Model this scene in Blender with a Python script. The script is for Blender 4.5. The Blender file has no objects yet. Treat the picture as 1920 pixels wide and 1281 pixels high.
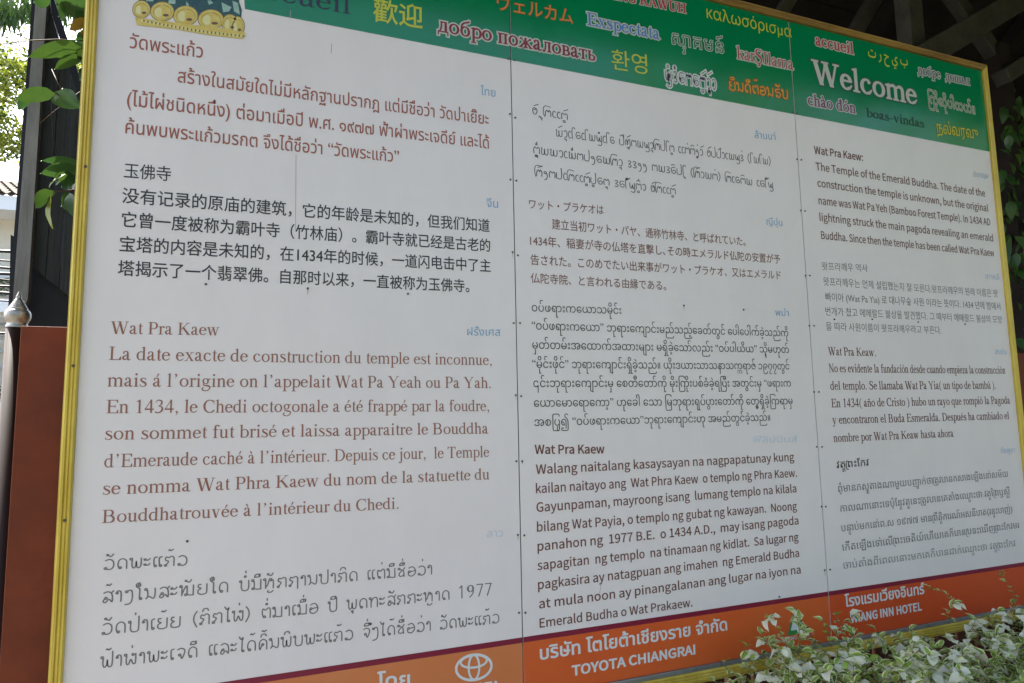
import bpy, math, random, re
from mathutils import Vector, Matrix, noise
from mathutils.geometry import tessellate_polygon, delaunay_2d_cdt
scene = bpy.context.scene
random.seed(7)
# ---------------------------------------------------------------- camera
F_PX = 1267.8
CAM_Z = 1.6
CAM = Vector((0.0, -2.0, CAM_Z))
def _dir(vx, vy): return Vector((vx-960, -(vy-640.5), -F_PX)).normalized()
_X = _dir(4139, 722); _Z = _dir(740, -10500); _Y = _Z.cross(_X).normalized(); _Z = _X.cross(_Y)
ROT = Matrix((_X, _Y, _Z))
cam_data = bpy.data.cameras.new('camera'); cam = bpy.data.objects.new('camera', cam_data)
scene.collection.objects.link(cam); scene.camera = cam
cam.matrix_world = Matrix.Translation(CAM) @ ROT.to_4x4()
cam_data.sensor_width = 36; cam_data.lens = F_PX/1920*36; cam_data.clip_start = .02; cam_data.clip_end = 800
# ---------------------------------------------------------------- daylight
SUN_EL, SUN_AZ = math.radians(52), math.radians(-38)      # azimuth from +Y (behind the board), negative to the left
world = bpy.data.worlds.new('World'); scene.world = world; world.use_nodes = True
nt = world.node_tree; bg = nt.nodes['Background']; sky = nt.nodes.new('ShaderNodeTexSky')
sky.sky_type = 'NISHITA'; sky.sun_disc = False; sky.sun_elevation = SUN_EL; sky.sun_rotation = SUN_AZ
sky.air_density = 1.0; sky.dust_density = 4.0; sky.ozone_density = 1.2
nt.links.new(sky.outputs[0], bg.inputs[0]); bg.inputs[1].default_value = 0.15
sun_d = bpy.data.lights.new('sun', 'SUN'); sun_d.energy = 3.5; sun_d.angle = math.radians(.53); sun_d.color = (1, .95, .86)
sun = bpy.data.objects.new('sun', sun_d); scene.collection.objects.link(sun)
sv = Vector((math.sin(SUN_AZ)*math.cos(SUN_EL), math.cos(SUN_AZ)*math.cos(SUN_EL), math.sin(SUN_EL)))
sun.rotation_euler = sv.to_track_quat('Z', 'Y').to_euler()
vs = scene.view_settings; vs.view_transform = 'Standard'; vs.look = 'None'; vs.gamma = 1; vs.use_curve_mapping = False
vs.exposure = 2.15

# ---------------------------------------------------------------- helpers
def at(px, py, Yt=2.0):
    """the point of the plane Y = Yt-2 seen at a pixel of the 1920 wide photograph"""
    r = ROT @ Vector((px-960, -(py-640.5), -F_PX))
    return CAM + r*(Yt/r.y)
def mesh(name, V, Fc, mats, parent=None, mi=None, smooth_=False):
    me = bpy.data.meshes.new(name); me.from_pydata([tuple(v) for v in V], [], Fc)
    for m in (mats if isinstance(mats, (list, tuple)) else [mats]): me.materials.append(m)
    if mi: me.polygons.foreach_set('material_index', mi)
    if smooth_: me.polygons.foreach_set('use_smooth', [True]*len(me.polygons))
    me.update()
    o = bpy.data.objects.new(name, me); scene.collection.objects.link(o); o.parent = parent
    return o
def empty(name, loc, label=None, cat=None, group=None):
    o = bpy.data.objects.new(name, None); scene.collection.objects.link(o); o.location = loc; o.empty_display_size = .05
    tag(o, label, cat, group)
    bpy.context.view_layer.update(); return o
def tag(o, label=None, cat=None, group=None, kind=None):
    if label: o['label'] = label
    if cat: o['category'] = cat
    if group: o['group'] = group
    if kind: o['kind'] = kind
    return o
def child(o, parent):
    """parent without moving: parents here are only translated"""
    o.parent = parent; o.matrix_parent_inverse = Matrix.Translation(-parent.location); return o
def box_vf(x0, x1, y0, y1, z0, z1):
    V = [(x, y, z) for x in (x0, x1) for y in (y0, y1) for z in (z0, z1)]
    return V, [(0, 1, 3, 2), (4, 6, 7, 5), (0, 4, 5, 1), (2, 3, 7, 6), (0, 2, 6, 4), (1, 5, 7, 3)]
def box(name, x0, x1, y0, y1, z0, z1, m, parent=None, bev=0.0):
    V, Fc = box_vf(x0, x1, y0, y1, z0, z1)
    o = mesh(name, V, Fc, m)
    if bev:
        b = o.modifiers.new('bevel', 'BEVEL'); b.width = bev; b.segments = 2
    if parent: child(o, parent)
    return o
def beam_vf(a, b, w, h):
    """box beam from a to b, w across, h in depth along Y"""
    a, b = Vector(a), Vector(b); d = (b-a).normalized(); s = d.cross(Vector((0, 1, 0)))
    s = s.normalized() if s.length > .01 else Vector((1, 0, 0)); t = s.cross(d).normalized()
    V = [p+s*i*w/2+t*j*h/2 for p in (a, b) for i in (-1, 1) for j in (-1, 1)]
    return V, [(0, 1, 3, 2), (4, 6, 7, 5), (0, 4, 5, 1), (2, 3, 7, 6), (0, 2, 6, 4), (1, 5, 7, 3)]
def slab(name, pts, y0, y1, m, parent=None):
    """an outline in X, Z with thickness from Y = y0 to y1"""
    n = len(pts); V = [(x, y0, z) for x, z in pts]+[(x, y1, z) for x, z in pts]
    Fc = [tuple(range(n)), tuple(range(2*n-1, n-1, -1))]+[(i, (i+1) % n+0, (i+1) % n+n, i+n) for i in range(n)]
    o = mesh(name, V, Fc, m)
    if parent: child(o, parent)
    return o
def tube_vf(pts, rad, n=6):
    V, Fc = [], []
    pts = [Vector(p) for p in pts]
    for i, p in enumerate(pts):
        d = (pts[min(i+1, len(pts)-1)]-pts[max(i-1, 0)]).normalized()
        a = d.cross(Vector((.3, .2, 1))).normalized(); b = d.cross(a)
        r = rad[i] if isinstance(rad, (list, tuple)) else rad
        V += [p+(a*math.cos(k*2*math.pi/n)+b*math.sin(k*2*math.pi/n))*r for k in range(n)]
    for i in range(len(pts)-1):
        for k in range(n): Fc.append((i*n+k, i*n+(k+1) % n, (i+1)*n+(k+1) % n, (i+1)*n+k))
    Fc += [tuple(range(n))[::-1], tuple(range((len(pts)-1)*n, len(pts)*n))]
    return V, Fc
def tube(name, pts, rad, m, parent=None, n=6):
    o = mesh(name, *tube_vf(pts, rad, n), m, smooth_=True)
    if parent: child(o, parent)
    return o
def lathe(name, prof, c, m, parent=None, n=28):
    V, Fc = [], []
    for r, z in prof: V += [(c[0]+r*math.cos(k*2*math.pi/n), c[1]+r*math.sin(k*2*math.pi/n), c[2]+z) for k in range(n)]
    for i in range(len(prof)-1):
        for k in range(n): Fc.append((i*n+k, i*n+(k+1) % n, (i+1)*n+(k+1) % n, (i+1)*n+k))
    o = mesh(name, V, Fc, m, smooth_=True)
    if parent: child(o, parent)
    return o

def mat(name, col, rough=.6, spec=.5, metal=0, var=0, vscale=8, bump=0, bscale=40, col2=None, stretch=None, coat=0, trans=0, seed=0):
    m = bpy.data.materials.new(name); m.use_nodes = True; t = m.node_tree; p = t.nodes['Principled BSDF']
    p.inputs['Base Color'].default_value = (*col, 1); p.inputs['Roughness'].default_value = rough
    p.inputs['Specular IOR Level'].default_value = spec; p.inputs['Metallic'].default_value = metal; p.inputs['Coat Weight'].default_value = coat
    if var or bump or col2:
        tc = t.nodes.new('ShaderNodeTexCoord'); mp = t.nodes.new('ShaderNodeMapping'); mp.inputs['Scale'].default_value = stretch or (1, 1, 1)
        mp.inputs['Location'].default_value = (seed*3.1, seed, 0)
        t.links.new(tc.outputs['Object'], mp.inputs[0])
    if var or col2:
        n = t.nodes.new('ShaderNodeTexNoise'); n.inputs['Scale'].default_value = vscale; n.inputs['Detail'].default_value = 6; n.inputs['Roughness'].default_value = .65
        r = t.nodes.new('ShaderNodeValToRGB'); r.color_ramp.elements[0].position = .3; r.color_ramp.elements[1].position = .7
        c2 = col2 or tuple(min(1, c*(1+var)) for c in col); c1 = tuple(c*(1-var) for c in col) if not col2 else col
        r.color_ramp.elements[0].color = (*c1, 1); r.color_ramp.elements[1].color = (*c2, 1)
        t.links.new(mp.outputs[0], n.inputs[0]); t.links.new(n.outputs[0], r.inputs[0]); t.links.new(r.outputs[0], p.inputs['Base Color'])
    if bump:
        n = t.nodes.new('ShaderNodeTexNoise'); n.inputs['Scale'].default_value = bscale; n.inputs['Detail'].default_value = 5
        b = t.nodes.new('ShaderNodeBump'); b.inputs['Strength'].default_value = bump; b.inputs['Distance'].default_value = .01
        t.links.new(mp.outputs[0], n.inputs[0]); t.links.new(n.outputs[0], b.inputs['Height']); t.links.new(b.outputs[0], p.inputs['Normal'])
    if trans:
        tr = t.nodes.new('ShaderNodeBsdfTranslucent'); mx = t.nodes.new('ShaderNodeMixShader'); mx.inputs[0].default_value = trans
        src = p.inputs['Base Color'].links
        if src: t.links.new(src[0].from_socket, tr.inputs[0])
        else: tr.inputs[0].default_value = (*[min(1, c*1.5) for c in col], 1)
        out = t.nodes['Material Output']
        t.links.new(p.outputs[0], mx.inputs[1]); t.links.new(tr.outputs[0], mx.inputs[2]); t.links.new(mx.outputs[0], out.inputs[0])
    return m

M = {
 'white': mat('printed_white', (.77, .69, .67), .30, .5, var=.035, vscale=5, bump=.05, bscale=4, stretch=(1, 1, .35)),
 'green': mat('printed_green', (.0, .19, .065), .13, .45, var=.1, vscale=2.5, bump=.03, bscale=5),
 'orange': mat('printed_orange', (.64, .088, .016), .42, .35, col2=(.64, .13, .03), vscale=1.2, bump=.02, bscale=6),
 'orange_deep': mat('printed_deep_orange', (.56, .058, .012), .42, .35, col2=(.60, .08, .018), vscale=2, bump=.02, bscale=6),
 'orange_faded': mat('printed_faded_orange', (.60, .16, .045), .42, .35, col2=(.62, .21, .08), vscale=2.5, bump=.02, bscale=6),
 'stripe': mat('printed_crimson', (.20, .004, .03), .36),
 'gold': mat('gold_moulding', (.50, .34, .035), .34, .5, metal=.15, col2=(.74, .56, .10), vscale=14, bump=.25, bscale=60, stretch=(1, 1, .25)),
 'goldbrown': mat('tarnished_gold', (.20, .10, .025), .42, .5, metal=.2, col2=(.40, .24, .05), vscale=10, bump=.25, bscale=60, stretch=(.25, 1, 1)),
 'alu': mat('grey_aluminium', (.42, .43, .46), .35, metal=.8, var=.15, vscale=20),
 'screw': mat('dark_screw', (.09, .08, .07), .5, metal=.4),
 'redbrown': mat('red_brown_paint', (.15, .029, .009), .6, .25, var=.22, vscale=7, bump=.05, bscale=30),
 'slat': mat('dark_red_slat_paint', (.10, .018, .012), .5, var=.25, vscale=9, bump=.1),
 'iron': mat('brown_steel_paint', (.026, .012, .008), .5, .2, var=.4, vscale=6, stretch=(8, 8, .4)),
 'finial': mat('cast_aluminium', (.36, .33, .29), .33, metal=.85, var=.3, vscale=60, bump=.2, bscale=300),
 'dark': mat('weathered_black_timber', (.026, .027, .024), .6, .3, var=.5, vscale=5, bump=.3, bscale=12, stretch=(6, 6, .5)),
 'black': mat('near_black_timber', (.006, .005, .009), .6, .4, var=.4, vscale=5),
 'steel': mat('grey_channel', (.20, .19, .175), .55, .3, var=.3, vscale=7, stretch=(3, 3, .6), bump=.2, bscale=30),
 'timber': mat('grey_rafter_timber', (.042, .040, .032), .75, .3, var=.35, vscale=3, stretch=(3, 3, 3), bump=.3, bscale=25),
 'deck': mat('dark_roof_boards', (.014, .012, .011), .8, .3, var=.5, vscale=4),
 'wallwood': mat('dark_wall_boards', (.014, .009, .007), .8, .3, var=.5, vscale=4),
 'concrete': mat('grey_paving', (.13, .12, .10), .9, .3, var=.2, vscale=1.5, bump=.3),
 'cream': mat('cream_render', (.66, .60, .50), .8, .3, var=.08, vscale=2),
 'wwall': mat('white_render', (.74, .73, .70), .8, .3, var=.06, vscale=2),
 'tile': mat('grey_brown_roof_tile', (.15, .13, .10), .8, .3, var=.3, vscale=5),
 'tileg': mat('green_roof_tile', (.09, .12, .06), .7, .3, var=.3, vscale=5),
 'glass': mat('dark_window_glass', (.03, .035, .04), .08, .6),
 'cable': mat('black_cable', (.01, .01, .011), .5),
 'bark': mat('brown_bark', (.12, .085, .05), .9, .2, var=.4, vscale=10, bump=.6, bscale=25),
 'stem': mat('vine_stem', (.09, .05, .03), .7, .3),
 'twig': mat('green_twig', (.14, .17, .05), .7, .3),
 'leafY': mat('yellow_green_leaf', (.16, .22, .02), .5, .4, col2=(.36, .38, .05), vscale=2.2, trans=.5),
 'leafG': mat('mid_green_leaf', (.035, .085, .016), .45, .35, col2=(.075, .14, .02), vscale=8, trans=.2),
 'leafD': mat('deep_green_leaf', (.025, .07, .018), .38, .5, col2=(.05, .11, .02), vscale=5, trans=.25),
 'leafB': mat('browned_leaf', (.22, .14, .02), .5, .4, col2=(.20, .10, .015), vscale=12, trans=.35),
 'leafV': mat('variegated_green', (.17, .30, .035), .5, .4, col2=(.40, .48, .08), vscale=20, trans=.2),
 'leafC': mat('cream_margin', (.80, .80, .36), .5, .4, col2=(.62, .64, .42), vscale=20, trans=.25),
 'bract': mat('cream_white_bract', (.80, .77, .52), .6, .3, col2=(.86, .84, .70), vscale=25, trans=.3),
 'carw': mat('white_car_paint', (.65, .67, .70), .2, .5, coat=.5), 'carb': mat('blue_car_paint', (.05, .12, .35), .2, .5, coat=.5),
 'tyre': mat('tyre_rubber', (.02, .02, .02), .8), 'chrome': mat('bare_metal', (.6, .6, .6), .2, metal=1),
}
# ---------------------------------------------------------------- lettering engine
FONT_SANS = bpy.data.fonts.load('<builtin>')
try:
    FONT_DIN = bpy.data.fonts.load(bpy.utils.system_resource('DATAFILES') + '/fonts/Noto Sans CJK Regular.woff2')
except Exception:
    FONT_DIN = FONT_SANS

def area2(p):
    return sum(p[i-1][0]*p[i][1]-p[i][0]*p[i-1][1] for i in range(len(p)))/2

def inside(pt, poly):
    x, y = pt; c = False
    for i in range(len(poly)):
        x1, y1 = poly[i-1]; x2, y2 = poly[i]
        if (y1 > y) != (y2 > y) and x < (x2-x1)*(y-y1)/(y2-y1)+x1: c = not c
    return c

def _curve_splines(body, font, gap=1.0):
    cu = bpy.data.curves.new('line', 'FONT'); cu.body = body; cu.font = font; cu.space_line = gap
    o = bpy.data.objects.new('line', cu); bpy.context.scene.collection.objects.link(o)
    bpy.context.view_layer.update()
    cv = o.to_curve(bpy.context.evaluated_depsgraph_get())
    res = []
    for sp in cv.splines:
        bp_ = sp.bezier_points; n = len(bp_); pts = []
        for i in range(n):
            a, b = bp_[i], bp_[(i+1) % n]
            p0, p1, p2, p3 = a.co, a.handle_right, b.handle_left, b.co
            pts.append((p0.x, p0.y))
            ch = (p3-p0).length
            if ch < 1e-6: continue
            dv = max(abs((p1-p0).cross(p3-p0).z), abs((p2-p0).cross(p3-p0).z))/ch
            if dv > 0.004:
                k = 3 if dv < .06 else 5
                for j in range(1, k):
                    t = j/k; u = 1-t
                    q = p0*u**3+p1*3*u*u*t+p2*3*u*t*t+p3*t**3
                    pts.append((q.x, q.y))
        out = [pts[0]]
        for p in pts[1:]:
            if abs(p[0]-out[-1][0])+abs(p[1]-out[-1][1]) > 1e-4: out.append(p)
        if len(out) > 2: res.append(out)
    o.to_curve_clear()
    bpy.data.objects.remove(o); bpy.data.curves.remove(cu)
    return res
def _nest(rings):
    """outer rings with their holes, told apart by winding"""
    out = []; rings = sorted(rings, key=lambda r: -abs(area2(r)))
    for r in rings:
        holders = [q for q in out if area2(q[0])*area2(r) < 0 and abs(area2(q[0])) > abs(area2(r)) and inside(r[0], q[0])]
        if holders: min(holders, key=lambda q: abs(area2(q[0])))[1].append(r)
        else: out.append((r, []))
    return out
_cache = {}
def winding(pt, ring):
    x, y = pt; w = 0
    for i in range(len(ring)):
        x1, y1 = ring[i-1]; x2, y2 = ring[i]
        if y1 <= y:
            if y2 > y and (x2-x1)*(y-y1)-(x-x1)*(y2-y1) > 0: w += 1
        elif y2 <= y and (x2-x1)*(y-y1)-(x-x1)*(y2-y1) < 0: w -= 1
    return w
def triangulate(rings):
    """triangles of an outline with holes; outlines that cross themselves are filled by winding number"""
    flat = [p for r in rings for p in r]
    tri = [tuple(t) for t in tessellate_polygon([[(q[0], q[1], 0) for q in r] for r in rings])]
    ta = sum(abs(area2([flat[i] for i in t])) for t in tri)
    sa = abs(sum(abs(area2(r))*(1 if k == 0 else -1) for k, r in enumerate(rings)))
    if abs(ta-sa) <= .01*sa: return flat, tri
    vs_ = [Vector(p) for p in flat]; ed = []; n0 = 0
    for r in rings: ed += [(n0+i, n0+(i+1) % len(r)) for i in range(len(r))]; n0 += len(r)
    v2, _, f2, *_r = delaunay_2d_cdt(vs_, ed, [], 0, 1e-6)
    out = []
    for f in f2:
        c = (sum(v2[i].x for i in f)/3, sum(v2[i].y for i in f)/3)
        if winding(c, rings[0]) and not any(winding(c, r) for r in rings[1:]): out.append(tuple(f))
    return [(v.x, v.y) for v in v2], out
def font_shapes(text, font):
    """[(outer, [holes])] in em units for one line of text set in a font with fallbacks"""
    key = (text, font.name)
    if key not in _cache: _cache[key] = _nest(_curve_splines(text, font))
    return _cache[key]

def offset(poly, d):
    """grow a ring by d (negative shrinks)"""
    if area2(poly) < 0: poly = poly[::-1]
    n = len(poly); out = []
    for i in range(n):
        (x0, y0), (x1, y1), (x2, y2) = poly[i-1], poly[i], poly[(i+1) % n]
        a, b = (x1-x0, y1-y0), (x2-x1, y2-y1)
        la, lb = math.hypot(*a) or 1e-9, math.hypot(*b) or 1e-9
        nx, ny = a[1]/la+b[1]/lb, -a[0]/la-b[0]/lb
        l = math.hypot(nx, ny)
        if l < .5: nx, ny, l = a[1]/la, -a[0]/la, 1; k = d
        else: k = d*2/l; nx, ny = nx/l, ny/l; k = max(-1.8*abs(d), min(1.8*abs(d), k)); l = 1
        out.append((x1+nx*k, y1+ny*k))
    return out

# --- a book serif drawn with pen strokes, units of a thousandth of the em
def smooth(p, closed=False, k=5):
    n = len(p); out = []
    rng = range(n if closed else n-1)
    for i in rng:
        P = [p[(i+j) % n] if closed else p[max(0, min(n-1, i+j))] for j in (-1, 0, 1, 2)]
        for s in range(k):
            t = s/k
            out.append(tuple(.5*(2*b+(c-a)*t+(2*a-5*b+4*c-d)*t*t+(3*b-a-3*c+d)*t**3) for a, b, c, d in zip(*P)))
    if not closed: out.append(tuple(p[-1]))
    return out

def ribbon(pts, ws):
    L_, R_ = [], []
    n = len(pts)
    for i in range(n):
        a, b = pts[max(0, i-1)], pts[min(n-1, i+1)]
        dx, dy = b[0]-a[0], b[1]-a[1]; l = math.hypot(dx, dy) or 1
        nx, ny = -dy/l*ws[i]/2, dx/l*ws[i]/2
        L_.append((pts[i][0]+nx, pts[i][1]+ny)); R_.append((pts[i][0]-nx, pts[i][1]-ny))
    return L_ + R_[::-1]

def Pw(*p, k=4):
    q = smooth(p, k=k)
    return [ribbon([(a, b) for a, b, c in q], [c for a, b, c in q])]
def S(x, y0, y1, w=86): return [[(x-w/2, y0), (x+w/2, y0), (x+w/2, y1), (x-w/2, y1)]]
def H(x0, x1, y, h=34): return [[(x0, y-h/2), (x1, y-h/2), (x1, y+h/2), (x0, y+h/2)]]
def F(x, y, d=1, hw=98, w=86): return [[(x-hw, y), (x+hw, y), (x+hw, y+17*d), (x+w/2+14, y+34*d), (x-w/2-14, y+34*d), (x-hw, y+17*d)]]
def G(x, y, w=86): return [[(x-w/2-62, y-52), (x-w/2, y-62), (x+w/2, y-62), (x+w/2, y+4), (x+w/2-18, y+4), (x-w/2-62, y-36)]]
def A(cx, cy, rx, ry, a0=0, a1=360, T=88, t=32, n=None):
    n = n or max(5, int(abs(a1-a0)/18)); pts, ws = [], []
    full = abs(a1-a0) >= 359
    for i in range(n+1):
        a = math.radians(a0+(a1-a0)*i/n)
        pts.append((cx+rx*math.cos(a), cy+ry*math.sin(a))); ws.append(t+(T-t)*abs(math.cos(a))**1.4)
    if not full: return [ribbon(pts, ws)]
    h = n//2
    return [ribbon(pts[:h+1], ws[:h+1]), ribbon(pts[h:], ws[h:])]
def D(x, y, r=52): return [[(x+r*math.cos(i*math.pi/6), y+r*math.sin(i*math.pi/6)) for i in range(12)]]
def L(x0, y0, x1, y1, w): return [[(x0-w/2, y0), (x0+w/2, y0), (x1+w/2, y1), (x1-w/2, y1)]]
def corner(x, y, dx, dy): return [[(x, y), (x, y+dy), (x+dx*.35, y+dy), (x+dx, y+dy*.1), (x+dx, y)]]
def shift(ps, dx, dy=0): return [[(x+dx, y+dy) for x, y in p] for p in ps]
ACUTE = [[(190, 500), (225, 500), (330, 640), (280, 672), (250, 660)]]
GRAVE = [[(260, 500), (225, 500), (120, 640), (170, 672), (200, 660)]]
ch_a = Pw((88, 335, 20), (95, 405, 50), (185, 442, 36), (270, 405, 70), (284, 300, 84)) + S(285, 60, 310, 84) + D(100, 350, 38) + Pw((285, 275, 30), (180, 225, 44), (80, 160, 80), (78, 90, 90), (150, 28, 60), (285, 90, 24)) + Pw((285, 90, 84), (300, 30, 62), (350, 14, 50), (400, 40, 22), (440, 66, 16))
ch_e = A(222, 225, 158, 205, 10, 300, 92, 34) + H(80, 405, 258, 34) + Pw((300, 48, 60), (350, 70, 36), (412, 145, 14)) + Pw((379, 262, 84), (370, 330, 72), (340, 392, 40), k=3)
ch_o = A(250, 225, 178, 205)
ch_c = A(240, 225, 172, 205, 62, 300, 92, 32) + D(338, 365, 44) + Pw((320, 402, 50), (345, 372, 60)) + Pw((320, 45, 60), (365, 70, 36), (412, 140, 14))
ch_n = S(120, 20, 410) + G(120, 455) + F(120, 0) + Pw((160, 370, 16), (230, 420, 50), (310, 432, 66), (368, 370, 84), (378, 290, 86)) + S(378, 20, 300) + F(378, 0)
ch_i = S(140, 20, 410) + G(140, 455) + F(140, 0, 1, 110)
ch_l = S(140, 20, 640) + G(140, 683) + F(140, 0, 1, 110)
def bowl(cx, d): return A(cx, 225, 150, 205, -115 if d > 0 else 65, 115 if d > 0 else 295, 92, 30)
ch_d = bowl(205, -1) + S(360, 30, 640) + G(360, 683) + Pw((150, 418, 36), (260, 438, 30), (330, 385, 20)) + Pw((150, 35, 50), (240, 20, 40), (330, 80, 20)) + [[(330, 0), (330, 40), (490, 40), (490, 28), (403, 0)]]
ch_s = Pw((320, 340, 16), (290, 400, 34), (200, 434, 36), (100, 395, 60), (95, 320, 78), (190, 245, 92), (300, 180, 92), (322, 95, 74), (250, 22, 44), (150, 14, 34), (75, 60, 32), (50, 130, 14)) + S(318, 330, 440, 18) + S(52, 0, 125, 18)
ch_f = S(150, 20, 560) + F(150, 0, 1, 115) + Pw((150, 540, 86), (160, 620, 80), (225, 668, 44), (300, 655, 40)) + D(315, 632, 42) + H(30, 300, 435, 34)
ch_t = [[(20, 435), (70, 452), (150, 585), (178, 585), (178, 100), (92, 100), (92, 435)]] + H(90, 262, 434, 34) + Pw((135, 110, 86), (150, 40, 66), (200, 18, 46), (272, 70, 16))
ch_r = S(125, 20, 410) + G(125, 455) + F(125, 0, 1, 118) + Pw((165, 350, 16), (225, 415, 40), (290, 430, 56)) + D(298, 400, 48)
ch_u = S(115, 110, 450) + H(10, 115, 436, 26) + Pw((115, 130, 86), (135, 50, 76), (210, 22, 56), (290, 50, 30), (335, 90, 16)) + S(368, 30, 450) + H(270, 368, 436, 26) + [[(325, 0), (325, 40), (490, 40), (490, 26), (411, 0)]]
ch_h = S(120, 20, 640) + G(120, 683) + F(120, 0) + ch_n[3:] + []
ch_h = S(120, 20, 640) + G(120, 683) + F(120, 0) + Pw((160, 370, 16), (230, 420, 50), (310, 432, 66), (368, 370, 84), (378, 290, 86)) + S(378, 20, 300) + F(378, 0)
ch_b = S(110, 0, 640) + G(110, 683) + bowl(290, 1) + Pw((150, 370, 20), (240, 425, 44), (300, 428, 46)) + Pw((120, 30, 50), (200, 16, 34), (290, 22, 46))
ch_p = S(130, -200, 410) + G(130, 455) + F(130, -217, 1, 118) + bowl(305, 1) + Pw((170, 370, 20), (240, 425, 44), (310, 428, 46)) + Pw((170, 60, 20), (250, 18, 40), (310, 22, 46))
ch_q = S(370, -200, 440) + F(370, -217, 1, 118) + bowl(205, -1) + Pw((150, 418, 36), (260, 438, 30), (340, 395, 20)) + Pw((150, 35, 50), (240, 20, 40), (340, 80, 20))
ch_m = ch_n[:3] + shift(ch_n[:0], 0) + Pw((160, 370, 16), (230, 420, 50), (310, 432, 66), (378, 370, 84), (388, 290, 86)) + S(388, 20, 300) + F(388, 0) + Pw((428, 370, 16), (498, 420, 50), (578, 432, 66), (646, 370, 84), (656, 290, 86)) + S(656, 20, 300) + F(656, 0)
ch_m = S(120, 20, 410) + G(120, 455) + F(120, 0) + ch_m[3:]
def dg(x0, y0, x1, y1, w, top=90, flip=0):
    return L(x0, y0, x1, y1, w)
def tops(*xs, y=450, hw=92, h=24): return [[(x-hw, y-h), (x+hw, y-h), (x+hw, y), (x-hw, y)] for x in xs]
ch_v = L(255, -10, 105, 440, 96) + L(250, -10, 385, 440, 34) + tops(105, y=450, hw=95) + tops(390, y=450, hw=75)
ch_w = L(225, -10, 95, 440, 92) + L(220, -10, 350, 440, 34) + L(478, -10, 350, 440, 92) + L(475, -10, 615, 440, 34) + tops(95, 345, y=450) + tops(625, y=450, hw=75)
ch_x = L(395, 10, 115, 440, 98) + L(90, 10, 380, 440, 34) + tops(115, 385, y=450, hw=90) + tops(90, 395, y=24, hw=90)
ch_y = L(255, -10, 105, 440, 96) + Pw((392, 440, 32), (255, 20, 36), (200, -130, 44), (130, -195, 50), (60, -170, 50)) + tops(105, y=450, hw=95) + tops(390, y=450, hw=75) + D(62, -165, 36)
ch_z = L(90, 20, 350, 435, 88) + H(45, 400, 16, 34) + H(55, 390, 434, 32) + S(58, 330, 440, 16) + S(402, 10, 130, 16)
ch_k = S(120, 20, 640) + G(120, 683) + F(120, 0) + L(175, 215, 370, 435, 40) + L(410, 20, 255, 300, 104) + tops(370, y=450, hw=90) + F(410, 0, 1, 90, 60)
ch_g = A(220, 300, 125, 135, 0, 360, 80, 30) + H(300, 470, 405, 44) + Pw((140, 195, 16), (95, 130, 36), (150, 85, 56), (300, 65, 76), (425, 20, 76), (430, -80, 52), (330, -175, 40), (200, -195, 40), (70, -150, 60), (60, -70, 60), (130, 0, 20))
ch_j = S(150, -60, 410) + G(150, 455) + Pw((150, -40, 86), (135, -150, 66), (70, -195, 40), (10, -180, 34)) + D(5, -165, 40)
dot = D(140, 620, 56)
ch_W = L(300, -10, 115, 640, 112) + L(300, -10, 470, 640, 38) + L(650, -10, 460, 640, 112) + L(650, -10, 830, 640, 38) + tops(110, 450, y=662, hw=108) + tops(835, y=662, hw=95)
ch_V = L(365, -10, 120, 640, 112) + L(365, -10, 600, 640, 38) + tops(115, y=662, hw=108) + tops(605, y=662, hw=95)
ch_A = L(600, 20, 350, 674, 108) + L(105, 20, 345, 660, 38) + H(200, 510, 230, 36) + tops(600, 105, y=24, hw=108)
ch_P = S(150, 20, 640, 98) + F(150, 0, 1, 135, 98) + F(150, 662, -1, 135, 98) + H(150, 320, 645, 34) + H(150, 320, 305, 34) + A(320, 475, 160, 170, -90, 90, 100, 34)
ch_K = S(150, 20, 640, 98) + F(150, 0, 1, 135, 98) + F(150, 662, -1, 135, 98) + L(190, 280, 560, 640, 46) + L(600, 20, 300, 400, 130) + tops(560, y=662, hw=110) + F(610, 0, 1, 110, 80)
ch_L = S(150, 20, 640, 98) + F(150, 0, 1, 135, 98) + F(150, 662, -1, 135, 98) + H(150, 560, 17, 34) + corner(585, 0, -110, 175)
ch_E = S(150, 20, 640, 98) + F(150, 0, 1, 135, 98) + F(150, 662, -1, 135, 98) + H(150, 560, 17, 34) + corner(590, 0, -100, 170) + H(150, 545, 645, 34) + corner(560, 662, -90, -155) + H(150, 440, 345, 34) + S(432, 255, 435, 24)
ch_C = A(370, 330, 290, 325, 52, 318, 106, 36) + S(590, 440, 676, 24) + Pw((550, 585, 26), (592, 500, 16)) + Pw((585, 112, 40), (632, 165, 16))
ch_O = A(360, 331, 285, 325, 0, 360, 108, 36)
ch_D = S(150, 20, 640, 98) + F(150, 0, 1, 135, 98) + F(150, 662, -1, 135, 98) + H(150, 330, 645, 34) + H(150, 330, 17, 34) + A(330, 331, 300, 313, -90, 90, 106, 34)
ch_B = S(150, 20, 640, 98) + F(150, 0, 1, 135, 98) + F(150, 662, -1, 135, 98) + H(150, 340, 645, 34) + H(150, 360, 17, 34) + H(150, 350, 350, 34) + A(330, 497, 165, 148, -90, 90, 98, 34) + A(360, 183, 190, 166, -90, 90, 102, 34)
ch_R = ch_P[:7] + L(560, 20, 340, 320, 118) + F(590, 0, 1, 80, 50)
ch_R = S(150, 20, 640, 98) + F(150, 0, 1, 135, 98) + F(150, 662, -1, 135, 98) + H(150, 320, 645, 34) + H(150, 320, 325, 34) + A(320, 485, 160, 160, -90, 90, 98, 34) + L(570, 20, 350, 330, 118) + F(590, 0, 1, 95, 50)
ch_H = S(150, 20, 640, 98) + F(150, 0, 1, 135, 98) + F(150, 662, -1, 135, 98) + S(570, 20, 640, 98) + F(570, 0, 1, 135, 98) + F(570, 662, -1, 135, 98) + H(150, 570, 340, 36)
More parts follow.
